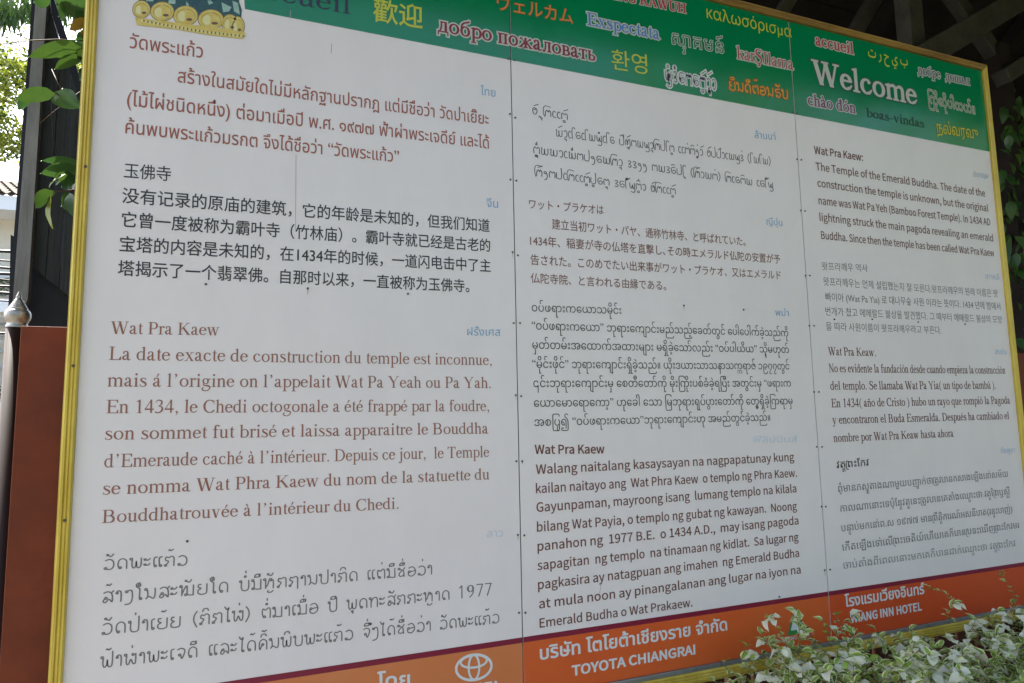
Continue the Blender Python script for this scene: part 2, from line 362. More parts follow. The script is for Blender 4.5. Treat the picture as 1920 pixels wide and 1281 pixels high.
ch_I = S(166, 20, 640, 98) + F(166, 0, 1, 140, 98) + F(166, 662, -1, 140, 98)
ch_N = L(150, 20, 150, 640, 38) + L(590, -5, 150, 650, 110) + L(590, 20, 590, 640, 38) + tops(105, y=662, hw=95) + tops(590, y=662, hw=110) + tops(150, y=24, hw=110)
ch_U = S(150, 220, 640, 98) + Pw((150, 240, 98), (175, 90, 90), (300, 12, 60), (440, 30, 40), (560, 130, 36), (580, 260, 36)) + S(580, 240, 640, 36) + F(150, 662, -1, 135, 98) + tops(580, y=662, hw=110)
ch_T = S(305, 20, 640, 98) + F(305, 0, 1, 135, 98) + H(30, 580, 644, 34) + corner(22, 662, 75, -160) + corner(588, 662, -75, -160)
ch_Y = S(360, 20, 320, 98) + F(360, 0, 1, 135, 98) + L(360, 280, 125, 640, 112) + L(365, 290, 590, 640, 40) + tops(115, y=662, hw=110) + tops(600, y=662, hw=95)
ch_S = Pw((470, 500, 16), (430, 600, 40), (290, 650, 46), (140, 600, 76), (120, 490, 96), (230, 390, 108), (400, 300, 112), (465, 170, 96), (390, 50, 60), (250, 12, 44), (110, 60, 40), (60, 190, 16)) + S(468, 480, 670, 20) + S(58, 0, 200, 20)
ch_G = ch_C + S(560, 30, 290, 98) + F(560, 300, -1, 130, 98)
def ring2(cx, cy, rx, ry): return A(cx, cy, rx, ry, 0, 360, 84, 30)
SERIF = {
 'a': (444, ch_a), 'b': (500, ch_b), 'c': (444, ch_c), 'd': (500, ch_d), 'e': (444, ch_e), 'f': (333, ch_f), 'g': (500, ch_g),
 'h': (500, ch_h), 'i': (278, ch_i + dot), 'j': (278, ch_j + D(150, 620, 56)), 'k': (500, ch_k), 'l': (278, ch_l), 'm': (778, ch_m), 'n': (500, ch_n),
 'o': (500, ch_o), 'p': (500, ch_p), 'q': (500, ch_q), 'r': (333, ch_r), 's': (389, ch_s), 't': (278, ch_t), 'u': (500, ch_u),
 'v': (500, ch_v), 'w': (722, ch_w), 'x': (500, ch_x), 'y': (500, ch_y), 'z': (444, ch_z),
 'A': (722, ch_A), 'B': (667, ch_B), 'C': (667, ch_C), 'D': (722, ch_D), 'E': (611, ch_E), 'G': (722, ch_G), 'H': (722, ch_H), 'I': (333, ch_I),
 'K': (722, ch_K), 'L': (611, ch_L), 'N': (722, ch_N), 'O': (722, ch_O), 'P': (556, ch_P), 'R': (667, ch_R), 'S': (556, ch_S), 'T': (611, ch_T),
 'U': (722, ch_U), 'V': (722, ch_V), 'W': (944, ch_W), 'Y': (722, ch_Y),
 ' ': (250, []), '.': (250, D(125, 45, 52)), ':': (278, D(139, 45, 52) + D(139, 400, 52)),
 ',': (250, D(125, 45, 52) + Pw((165, 40, 50), (150, -50, 34), (80, -130, 12))),
 '’': (333, D(165, 620, 52) + Pw((205, 615, 50), (190, 530, 34), (120, 450, 12))),
 '-': (333, H(45, 290, 225, 50)),
 '(': (333, Pw((300, 670, 14), (150, 500, 54), (95, 250, 74), (150, 0, 54), (300, -170, 14))),
 ')': (333, Pw((30, 670, 14), (180, 500, 54), (235, 250, 74), (180, 0, 54), (30, -170, 14))),
 '1': (500, S(260, 20, 600, 86) + F(260, 0, 1, 120) + [[(110, 560), (120, 590), (270, 676), (303, 676), (303, 590), (217, 575)]]),
 '4': (500, S(335, 0, 676, 84) + H(20, 470, 190, 68) + L(50, 205, 330, 660, 40)),
 '3': (500, Pw((60, 520, 20), (120, 620, 44), (220, 650, 50), (350, 600, 70), (350, 470, 80), (280, 390, 40), (180, 345, 20)) + Pw((200, 345, 26), (330, 320, 54), (400, 210, 92), (330, 70, 76), (200, 10, 50), (60, 25, 50)) + D(65, 40, 40)),
 '7': (500, H(40, 450, 630, 62) + L(200, 0, 440, 640, 66) + S(45, 510, 650, 22)),
 '9': (500, A(240, 440, 165, 205, 0, 360, 86, 34) + Pw((400, 430, 86), (380, 240, 84), (260, 70, 54), (80, -5, 24))),
}
SERIF['á'] = (444, ch_a + ACUTE); SERIF['à'] = (444, ch_a + GRAVE); SERIF['é'] = (444, ch_e + ACUTE); SERIF['ó'] = (500, ch_o + shift(ACUTE, 20)); SERIF['ú'] = (500, ch_u + ACUTE)
SERIF['ñ'] = (500, ch_n + Pw((110, 540, 26), (170, 610, 50), (280, 560, 50), (350, 620, 26)))
SERIF['đ'] = (500, ch_d + H(240, 470, 560, 34))
SERIF['Ş'] = (600, [[(x*1.05, y*1.15) for x, y in p] for p in shift(ch_S, 0, -30)] + Pw((290, -30, 50), (330, -110, 60), (250, -170, 60), (180, -150, 30)))
# Cyrillic lower case of the same face
ch_pi = S(120, 20, 450) + F(120, 0) + S(380, 20, 450) + F(380, 0) + H(30, 470, 433, 34)
SERIF['п'] = (500, ch_pi); SERIF['о'] = SERIF['o']; SERIF['а'] = SERIF['a']; SERIF['р'] = SERIF['p']; SERIF['е'] = SERIF['e']
SERIF['д'] = (500, Pw((190, 430, 50), (175, 200, 50), (110, 30, 40)) + S(375, 20, 450) + H(150, 410, 433, 34) + H(30, 480, 17, 34) + S(45, -130, 20, 30) + S(465, -130, 20, 30))
SERIF['л'] = (500, Pw((200, 430, 50), (190, 180, 56), (130, 20, 50), (50, 25, 50)) + S(380, 20, 450) + F(380, 0) + H(150, 470, 433, 34))
SERIF['б'] = (500, A(250, 215, 170, 200) + Pw((90, 260, 70), (110, 480, 60), (230, 590, 50), (400, 640, 50), (430, 700, 18)))
SERIF['ж'] = (690, S(345, 20, 450) + F(345, 0) + L(600, 20, 380, 250, 90) + L(90, 20, 310, 250, 90) + L(380, 240, 570, 420, 44) + L(310, 240, 120, 420, 44) + D(570, 405, 42) + D(120, 405, 42) + tops(600, 90, y=24, hw=80))
SERIF['в'] = (450, S(120, 20, 450) + F(120, 0, 1, 95) + F(120, 450, -1, 95) + H(120, 240, 433, 34) + H(120, 240, 17, 34) + H(120, 240, 235, 32) + A(235, 334, 110, 98, -90, 90, 82, 32) + A(250, 125, 130, 108, -90, 90, 86, 32))
SERIF['т'] = (440, S(220, 20, 450) + F(220, 0) + H(30, 410, 433, 34) + S(38, 330, 440, 26) + S(402, 330, 440, 26))
SERIF['ь'] = (450, S(120, 20, 450) + F(120, 450, -1, 95) + H(120, 240, 17, 34) + H(120, 240, 255, 32) + A(240, 135, 140, 118, -90, 90, 86, 32))
SERIF['ъ'] = (500, H(10, 170, 433, 34) + shift(SERIF['ь'][1], 60))
SERIF['ш'] = (760, S(120, 0, 450) + S(380, 0, 450) + S(640, 0, 450) + H(100, 660, 17, 34) + F(120, 450, -1, 90) + F(380, 450, -1, 90) + F(640, 450, -1, 90))

def serif_shapes(text, kern=0):
    x = 0; out = []
    for ch in text:
        adv, ps = SERIF[ch]
        out += [([((px+x)/1000, py/1000) for px, py in p], []) for p in ps]
        x += adv+kern
    return out

# --- round monoline letters (Lao and Lanna)
LW = 46
def ln(*p, w=None): 
    q = smooth(p, k=4); return [ribbon(q, [w or LW]*len(q))]
def rg(x, y, r=42):
    q = [(x+r*math.cos(i*math.pi/6), y+r*math.sin(i*math.pi/6)) for i in range(13)]
    return [ribbon(q[:7], [LW]*7), ribbon(q[6:], [LW]*7)]
LAO = {
 'ວ': (450, rg(110, 62) + ln((150, 40), (250, 8), (360, 90), (385, 260), (340, 400), (220, 462), (90, 400))),
 'ດ': (450, rg(155, 62) + ln((112, 60), (80, 200), (110, 380), (230, 465), (350, 390), (375, 250), (375, 0))),
 'ພ': (500, rg(75, 425) + ln((115, 410), (110, 150), (160, 15), (240, 100), (255, 320), (270, 100), (340, 15), (420, 120), (425, 470))),
 'ຜ': (500, rg(75, 425) + ln((115, 410), (100, 150), (140, 15), (200, 60), (260, 230), (330, 60), (400, 30), (425, 150), (425, 470)) + rg(330, 420, 38)),
 'ຟ': (500, rg(75, 425) + ln((115, 410), (110, 150), (160, 15), (240, 100), (255, 320), (270, 100), (340, 15), (420, 120), (425, 660))),
 'ະ': (300, rg(60, 370, 34) + ln((90, 350), (170, 340), (240, 430)) + rg(60, 140, 34) + ln((90, 120), (170, 110), (240, 200))),
 'ເ': (220, rg(125, 55, 40) + ln((85, 60), (70, 300), (90, 430), (190, 462))),
 'ກ': (460, rg(85, 50, 38) + ln((115, 85), (190, 230), (80, 300), (110, 430), (200, 400), (290, 460), (375, 400), (385, 250), (385, 0))),
 'ຖ': (460, rg(85, 50, 38) + ln((115, 85), (190, 230), (80, 300), (110, 430), (200, 400), (290, 460), (375, 400), (385, 250), (385, -120))),
 'ລ': (450, rg(175, 190) + ln((135, 180), (90, 60), (170, 10), (280, 140), (380, 20), (385, 250), (340, 400), (220, 462), (90, 400))),
 'ສ': (450, rg(175, 190) + ln((135, 180), (90, 60), (170, 10), (280, 140), (380, 20), (385, 250), (340, 400), (220, 462), (90, 400)) + ln((350, 390), (430, 500))),
 'າ': (300, ln((60, 360), (100, 450), (190, 450), (225, 340), (225, 0)) + rg(90, 370, 34)),
 'ງ': (380, rg(110, 395) + ln((150, 425), (250, 450), (300, 330), (295, 20), (220, -120), (60, -150))),
 'ໃ': (310, rg(150, 620) + ln((190, 640), (150, 730), (50, 670), (70, 560), (160, 480), (170, 300), (165, 60)) + rg(210, 50, 38)),
 'ໄ': (290, ln((30, 700), (110, 560), (190, 640), (150, 480), (150, 300), (145, 60)) + rg(190, 50, 38)),
 'ນ': (460, rg(70, 425) + ln((112, 420), (140, 250), (130, 80), (70, 15)) + ln((70, 15), (180, 110), (330, 20), (385, 150), (385, 470))),
 'ມ': (460, rg(80, 425) + ln((122, 420), (140, 250), (135, 60)) + rg(95, 55) + ln((135, 55), (260, 20), (385, 30)) + S(385, 0, 470, LW)),
 'ໝ': (620, rg(75, 425) + ln((115, 410), (115, 0)) + ln((115, 60), (200, 300), (290, 430), (300, 60)) + rg(260, 50) + ln((300, 50), (420, 20), (520, 30)) + S(520, 0, 470, LW)),
 'ຫ': (520, rg(75, 425) + ln((115, 410), (115, 0)) + ln((115, 60), (200, 200), (260, 440), (340, 430), (300, 340), (400, 380), (410, 0)) + ln((220, -70), (200, -150), (320, -170), (420, -90))),
 'ຍ': (460, ln((190, 440), (100, 450), (80, 330), (180, 270), (80, 200), (80, 60), (230, 5), (370, 60), (385, 200), (385, 470))),
 'ບ': (460, rg(80, 425) + ln((120, 410), (110, 150), (170, 15), (320, 15), (385, 130), (385, 470))),
 'ປ': (460, rg(80, 425) + ln((120, 410), (110, 150), (170, 15), (320, 15), (385, 130), (385, 660))),
 'ຕ': (450, rg(170, 70) + ln((125, 60), (80, 250), (110, 430), (210, 370), (310, 462), (385, 380), (385, 0))),
 'ຊ': (450, rg(110, 400) + ln((150, 380), (250, 330), (150, 220), (110, 100), (200, 30), (330, 120), (300, 330), (380, 460)) + ln((330, 120), (340, 0))),
 'ອ': (450, rg(120, 225) + ln((78, 220), (90, 60), (240, 5), (375, 120), (385, 300), (270, 460), (90, 400)) + ln((160, 230), (385, 260))),
 'ທ': (460, rg(75, 425) + ln((115, 410), (115, 0)) + ln((115, 200), (180, 400), (300, 462), (380, 380), (385, 0))),
 'ຈ': (410, rg(165, 180) + ln((205, 170), (250, 20), (340, 250), (330, 400), (200, 462), (80, 400))),
 'ຄ': (450, rg(215, 230) + ln((180, 200), (110, 10), (80, 200), (110, 380), (230, 465), (350, 390), (375, 250), (375, 0))),
 'ຮ': (450, ln((360, 470), (250, 440), (120, 400), (130, 260), (300, 270), (390, 180), (330, 30), (180, 10), (130, 110)) + rg(170, 90, 36)),
 '(': (260, ln((210, 620), (110, 450), (90, 200), (210, -80))), ')': (260, ln((40, 620), (140, 450), (160, 200), (40, -80))),
 '1': (420, ln((90, 500), (200, 620), w=44) + S(215, 0, 640, 46)), '9': (440, ring2(210, 440, 130, 160) + ln((340, 440), (320, 200), (160, 0))),
 '7': (420, H(60, 380, 610, 44) + L(160, 0, 360, 610, 52)), ' ': (330, []), '·': (120, [])}
LAO['ແ'] = (400, LAO['ເ'][1] + shift(LAO['ເ'][1], 185))
_i = ln((-110, 570), (-70, 680), (60, 690), (100, 590), (-110, 570))
MARK = {'ັ': rg(-80, 660, 32) + ln((-50, 640), (40, 590), (120, 710)), 'ົ': ln((-110, 560), (-70, 680), (60, 690), (110, 590)),
 'ິ': _i, 'ີ': _i + ln((60, 620), (110, 720)), 'ື': _i + ln((20, 620), (40, 720)) + ln((90, 620), (110, 720)), 'ຶ': _i + rg(90, 680, 30),
 'ໍ': rg(0, 640, 34), 'ຸ': rg(-10, -90, 34) + ln((25, -90), (10, -200))}
TONE = {'້': ln((-90, 0), (-50, 50), (0, 0), (90, 70)), '່': ln((0, -20), (0, 90))}
def lao_shapes(text):
    x = 0; out = []; last = 450; up = False
    for ch in text:
        if ch in MARK:
            ps = shift(MARK[ch], x-last/2+20); up = up or ch != 'ຸ'
        elif ch in TONE:
            ps = shift(TONE[ch], x-last/2+40, 810 if up else 720)
        else:
            adv, ps0 = LAO[ch]; ps = shift(ps0, x); x += adv; last = adv; up = False
        out += [([(a/1000, b/1000) for a, b in p], []) for p in ps]
    return out
# Lanna: letters as they appear on the board, keyed by a letter of our own
LN = {
 'o': (330, ln((60, 230), (90, 400), (180, 440), (280, 360), (290, 180), (210, 30), (110, 40), (60, 230)) + ln((120, 300), (200, 330), (240, 430))),
 's': (300, ln((90, -30), (60, -110), (160, -90), (140, -170), (240, -150), (200, -260), (260, -300))),
 'K': (460, ln((70, -40), (20, 150), (10, 480), (90, 680), (280, 700), (420, 640), w=40) + ln((110, 10), (130, 300), (220, 430), (280, 300), (330, 430), (410, 300), (400, 10))),
 'c': (250, ln((220, 380), (130, 440), (60, 300), (70, 100), (150, 20), (230, 60))),
 'w': (520, ln((60, 400), (110, 420), (90, 100), (160, 20), (240, 100), (250, 400), (270, 100), (350, 20), (440, 100), (450, 430))),
 'n': (400, ln((60, 20), (50, 300), (120, 430), (210, 330), (300, 430), (370, 300), (360, 20))),
 'a': (290, ln((50, 360), (140, 440), (240, 360), (250, 150), (170, 20), (80, 50))),
 'u': (400, ln((60, 420), (60, 120), (150, 20), (280, 30), (350, 140), (350, 430))),
 'g': (330, rg(140, 300, 70) + ln((200, 280), (260, 120), (200, -120), (80, -160))),
 'y': (420, ln((60, 420), (80, 120), (170, 60), (230, 300), (260, 60), (350, 120), (360, 430)) + ln((350, 100), (380, -120), (260, -220), (120, -160))),
 'd': (380, ln((330, 420), (130, 440), (60, 250), (140, 60), (300, 70), (320, 230), (200, 260), (150, 180))),
 'I': (240, ln((60, -20), (40, 300), (60, 640), (180, 700), (230, 600))),
 'h': (430, ln((60, 40), (90, 400), (180, 300), (200, 60), (240, 380), (340, 420), (380, 60)) + ln((380, 60), (300, -130), (200, -120))),
 'p': (420, ln((70, 420), (60, 100), (200, 20), (340, 100), (350, 650), (300, 720)) ),
 'z': (320, ln((60, 400), (200, 440), (240, 320), (120, 230), (260, 140), (200, 20), (60, 60))),
 '(': LAO['('], ')': LAO[')'], ' ': (260, [])}
LNM = {'/': ln((-40, 560), (0, 590), (220, 720)), '^': rg(0, 600, 46) + ln((-60, 560), (50, 570)), "'": ln((30, 640), (30, 760)), 'v': rg(-20, -130, 66),
 ',': ln((-80, -60), (-20, -130), (40, -80), (60, -230)), '-': ln((-120, 560), (-40, 640), (80, 620), (110, 560))}
def lanna_shapes(text):
    x = 0; out = []; last = 350
    for ch in text:
        if ch in LNM: ps = shift(LNM[ch], x-last/2)
        else:
            adv, ps0 = LN[ch]; ps = shift(ps0, x); x += adv; last = adv
        out += [([(a/1000, b/1000) for a, b in p], []) for p in ps]
    return out

def stacked_shapes(text):
    """Khmer and Burmese: vowels written before their letter are moved there, stacked letters hang below"""
    KC = '[\u1780-\u17a2\u17a5-\u17b3]'
    text = text.replace('\u17be', '\u17c1\ue001').replace('\u17c4', '\u17c1\u17b6').replace('\u17c5', '\u17c1\ue002')
    text = re.sub('(' + KC + ')((?:\u17d2' + KC + ')*)(\ue001|\ue002)?([\u17c1\u17c2\u17c3])', lambda m: m[4]+m[1]+m[2]+(m[3] or ''), text)
    text = re.sub('(' + KC + '(?:\u17d2' + KC + ')*?)\u17d2\u179a', lambda m: '\ue003'+m[1], text)
    text = text.replace('\ue001', '\u17b8').replace('\ue002', '\u17b6\u17cb')
    text = re.sub('([\u1000-\u102a\u103f])((?:\u1039[\u1000-\u1021])?)([\u103b-\u103e]*)\u1031', lambda m: '\u1031'+m[1]+m[2]+m[3], text)
    text = re.sub('([\u1000-\u1021])(\u103b?)\u103c', lambda m: '\u103c'+m[1]+m[2], text)
    # split off what hangs below
    base = ''; subs = []; i = 0
    while i < len(text):
        if text[i] in '\u17d2\u1039' and i+1 < len(text): subs.append((base, text[i+1])); i += 2
        else: base += text[i]; i += 1
    W_ = lambda s: max((p[0] for q in font_shapes(s, FONT_SANS) for p in q[0]), default=0) if s else 0
    # room for the stroke of a subscript ro
    parts = base.split('\ue003'); x = 0; out = []
    plain = ''
    for k, seg in enumerate(parts):
        if k:
            st = ln((330, 560), (150, 620), (80, 400), (80, 0), (150, -190), (300, -190), w=66)
            out += [([(a/1000+x, b/1000) for a, b in p], []) for p in st]; x += .17
            plain += '\ue003'
        sh = font_shapes(seg, FONT_SANS) if seg else []
        out += [([(a+x, b) for a, b in o], [[(a+x, b) for a, b in h] for h in hs]) for o, hs in sh]
        x += W_(seg)+.04 if seg else 0
    for pre, c in subs:
        pp = pre.split('\ue003'); px = sum(W_(s)+.04 for s in pp[:-1] if s)+.17*(len(pp)-1)
        w = W_(pp[-1]); sh = font_shapes(c, FONT_SANS)
        w2 = max((p[0] for q in sh for p in q[0]), default=.5)*.62
        f_ = lambda a, b: (px+w-w2-.02+a*.62, b*.55-.40)
        out += [([f_(a, b) for a, b in o], [[f_(a, b) for a, b in h] for h in hs]) for o, hs in sh]
    return out
# ---------------------------------------------------------------- ground
g = mesh('ground', [(-300, -300, 0), (300, -300, 0), (300, 300, 0), (-300, 300, 0)], [(0, 1, 2, 3)], M['concrete']); tag(g, kind='structure')

# ---------------------------------------------------------------- notice board
XL, XR, S1, S2 = -.383, 3.243, .8192, 2.0587
ZT, ZB = CAM_Z+1.604, CAM_Z-.843
ZG = CAM_Z+1.2025; ZS = CAM_Z-.6725
board = empty('notice_board', (1.43, 0, 0), 'large three-panel temple notice board in a gold ribbed frame, printed in many languages on white', 'notice board')
edges = [(XL, S1-.0018), (S1+.0018, S2-.0018), (S2+.0018, XR)]
for a, b in edges:
    p = box('panel', a, b, 0, .004, ZB, ZT, M['white'], board)
    def lay(name, z0, z1, m, lift=.0004):
        o = mesh(name, [(a, -lift, z0), (b, -lift, z0), (b, -lift, z1), (a, -lift, z1)], [(0, 1, 2, 3)], m)
        o.parent = p; o.matrix_parent_inverse = Matrix.Translation(-board.location)
        o.matrix_parent_inverse = (Matrix.Translation(board.location) @ p.matrix_parent_inverse).inverted()
        return o
    if a < 0: # the green field of the first panel starts beside the printed pedestal
        q = at(452, 0); q2 = at(466, 18)
        o = mesh('green_band', [(q2.x-.01, -.0004, ZG), (b, -.0004, ZG), (b, -.0004, ZT), (q.x-.02, -.0004, ZT)], [(0, 1, 2, 3)], M['green'])
        o.parent = p; o.matrix_parent_inverse = (Matrix.Translation(board.location) @ p.matrix_parent_inverse).inverted()
    else: lay('green_band', ZG, ZT, M['green'])
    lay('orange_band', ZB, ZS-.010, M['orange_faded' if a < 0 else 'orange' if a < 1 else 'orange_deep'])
    lay('crimson_stripe', ZS-.010, ZS+.006, M['stripe'], .0006)
box('backing', XL-.01, XR+.01, .0055, .03, ZB-.02, ZT+.01, M['black'], board)

# ribbed gold moulding: a profile (across, out) swept along the straight sides with mitred corners
PROF = [(0, 0), (0, .009), (.003, .013), (.007, .013), (.009, .010), (.011, .0125), (.015, .0125), (.017, .010), (.019, .0135), (.024, .0135), (.027, .011), (.029, .011), (.030, .006), (.030, -.02)]
def rail(c0, c1, out, m, k=1.0, ends=(1, 1)):
    """c0, c1 inner corners (x, z); out = outward unit vector"""
    c0, c1 = Vector(c0), Vector(c1); d = (c1-c0).normalized(); n = 26
    V, Fc = [], []
    for i in range(n+1):
        for w, h in PROF:
            w *= k
            p = c0+(c1-c0)*i/n
            if i == 0: p = p-d*w*ends[0]
            if i == n: p = p+d*w*ends[1]
            j = .0012*noise.noise(Vector((p.x*3, p.y*3, 7)))
            V.append((p.x+out[0]*(w+j), -h, p.y+out[1]*(w+j)))
    q = len(PROF)
    for i in range(n):
        for s in range(q-1): Fc.append((i*q+s, i*q+s+1, (i+1)*q+s+1, (i+1)*q+s))
    o = mesh('frame_rail', V, Fc, m); child(o, board); return o
rail((XL, ZB-.016), (XL, ZT), (-1, 0), M['gold'])
rail((XR, ZB-.016), (XR, ZT), (1, 0), M['gold'])
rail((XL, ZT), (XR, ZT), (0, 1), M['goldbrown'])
rail((XL, ZB-.016), (XR, ZB-.016), (0, -1), M['gold'], 1.25)
# grey metal lip under the panels, in lengths
for a, b in ((XL, .4), (.402, 1.55), (1.552, 2.4), (2.402, XR)):
    box('metal_lip', a+.001, b-.001, -.007, .003, ZB-.0155, ZB-.0015, M['alu'], board, .001)
def disc(name, x, z, r, m, y=-.0005, h=.003, parent=None):
    n = 8; V = [(x+r*math.cos(i*2*math.pi/n), y, z+r*math.sin(i*2*math.pi/n)) for i in range(n)]+[(x+r*.7*math.cos(i*2*math.pi/n), y-h, z+r*.7*math.sin(i*2*math.pi/n)) for i in range(n)]
    o = mesh(name, V, [(i, (i+1) % n, (i+1) % n+n, i+n) for i in range(n)]+[tuple(range(2*n-1, n-1, -1))], m); child(o, parent or board); return o
for px, py in ((956, 214), (966, 221), (957, 337), (968, 339), (961, 473), (971, 479), (963, 606), (975, 606), (967, 741), (977, 743), (968, 865), (979, 865), (971, 1003), (983, 1004), (973, 1149), (985, 1149),
               (1494, 299), (1502, 300), (1501, 395), (1509, 396), (1510, 517), (1518, 517), (1517, 611), (1526, 611), (1526, 735), (1535, 735), (1531, 838), (1541, 838), (1540, 950), (1548, 950), (1546, 1069), (1556, 1068),
               (386, 533), (577, 541), (765, 551), (1282, 573), (1394, 581), (1564, 599), (1635, 599), (1721, 604), (1809, 608), (351, 1015), (953, 111), (964, 113), (1486, 211), (1494, 213), (1480, 37), (1836, 133), (695, 1170), (1461, 1119)):
    q = at(px, py); disc('screw', q.x, q.z, .0035, M['screw'])
rust = mat('rust_mark', (.46, .40, .33), .5)
random.seed(9)
for px, py in ((956, 214), (961, 473), (967, 741), (979, 865), (971, 1003), (1501, 395), (1510, 517), (1526, 735), (1541, 838), (1546, 1069), (577, 541), (1282, 573)):
    q = at(px, py); w = random.uniform(.0015, .003); h = random.uniform(.008, .022)
    o = mesh('rust_mark', [(q.x-w, -.00045, q.z), (q.x+w, -.00045, q.z), (q.x+w*.4, -.00045, q.z-h), (q.x-w*.3, -.00045, q.z-h*.9)], [(0, 1, 2, 3)], rust); child(o, board)
for px, py in ((160, 312), (137, 686), (121, 976)):
    q = at(px, py, 1.986); disc('screw', q.x, q.z, .004, M['screw'], -.0135, .002)
# scratches and blisters in the film
for (a, b, w) in (((555, 290), (554, 432), .0012), ((1127, 1095), (1124, 1112), .0016), ((622, 82), (545+76, 100), .0016), ((545, 20), (544, 35), .002)):
    p0, p1 = at(*a), at(*b)
    o = mesh('film_crease', [(p0.x-w/2, -.0009, p0.z), (p0.x+w/2, -.0009, p0.z), (p1.x+w/2, -.0009, p1.z), (p1.x-w/2, -.0009, p1.z)], [(0, 1, 2, 3)], mat('film_crease', (.30, .30, .30), .5)); child(o, board)

# ---------------------------------------------------------------- the printed lines
_inks = {}
def ink(c):
    if c not in _inks: _inks[c] = mat('ink_%02x%02x%02x' % tuple(int(v*255) for v in c), c, .38)
    return _inks[c]
def print_line(shapes, a, b, em, layers, lift=.0006, name='text_line', full=None):
    """shapes in em units put on the board so that their ink runs from photograph point a to b along the baseline"""
    pts = [p for o, _ in shapes for p in o]
    x0, x1 = min(p[0] for p in pts), max(p[0] for p in pts)
    A_, B_ = at(*a), at(*b); m = ((a[0]+b[0])/2, (a[1]+b[1])/2)
    upm = (at(m[0], m[1]-.5)-at(m[0], m[1]+.5)).z*em
    sx = Vector((B_.x-A_.x, B_.z-A_.z))/(x1-x0)
    asp = sx.length/upm
    V, Fc, mi = [], [], []; z = lift
    for li, (off, col) in enumerate(layers):
        step = .00008/max(1, len(shapes)) if len(shapes) > 60 else 1.2e-6
        for k, (o, hs) in enumerate(shapes):
            rings = [offset(o, off) if off else o]+[(offset(h, -off) if off else h) for h in hs]
            rings = [r for r in rings if len(r) > 2]
            if not hs and len(rings[0]) % 2 == 0 and full is None:
                flat = rings[0]; n = len(flat); fs = [(i, i+1, n-2-i, n-1-i) for i in range(n//2-1)]
            else: flat, fs = triangulate(rings)
            n0 = len(V); zz = z+k % 8*.00006
            V += [(A_.x+sx.x*(p[0]-x0), -zz, A_.z+sx.y*(p[0]-x0)+p[1]*upm) for p in flat]
            Fc += [tuple(i+n0 for i in f) for f in fs]; mi += [li]*len(fs)
        z += .0006
    o = mesh(name, V, Fc, [ink(c) for _, c in layers], mi=mi); child(o, board)
    if 'line' in name: o['kind'] = 'stuff'
    return asp
BROWN, BRN2, DARK, GREY, BLUE = (.33, .085, .045), (.18, .06, .04), (.024, .020, .024), (.16, .15, .15), (.15, .34, .52)
TG = (.15, .046, .036)
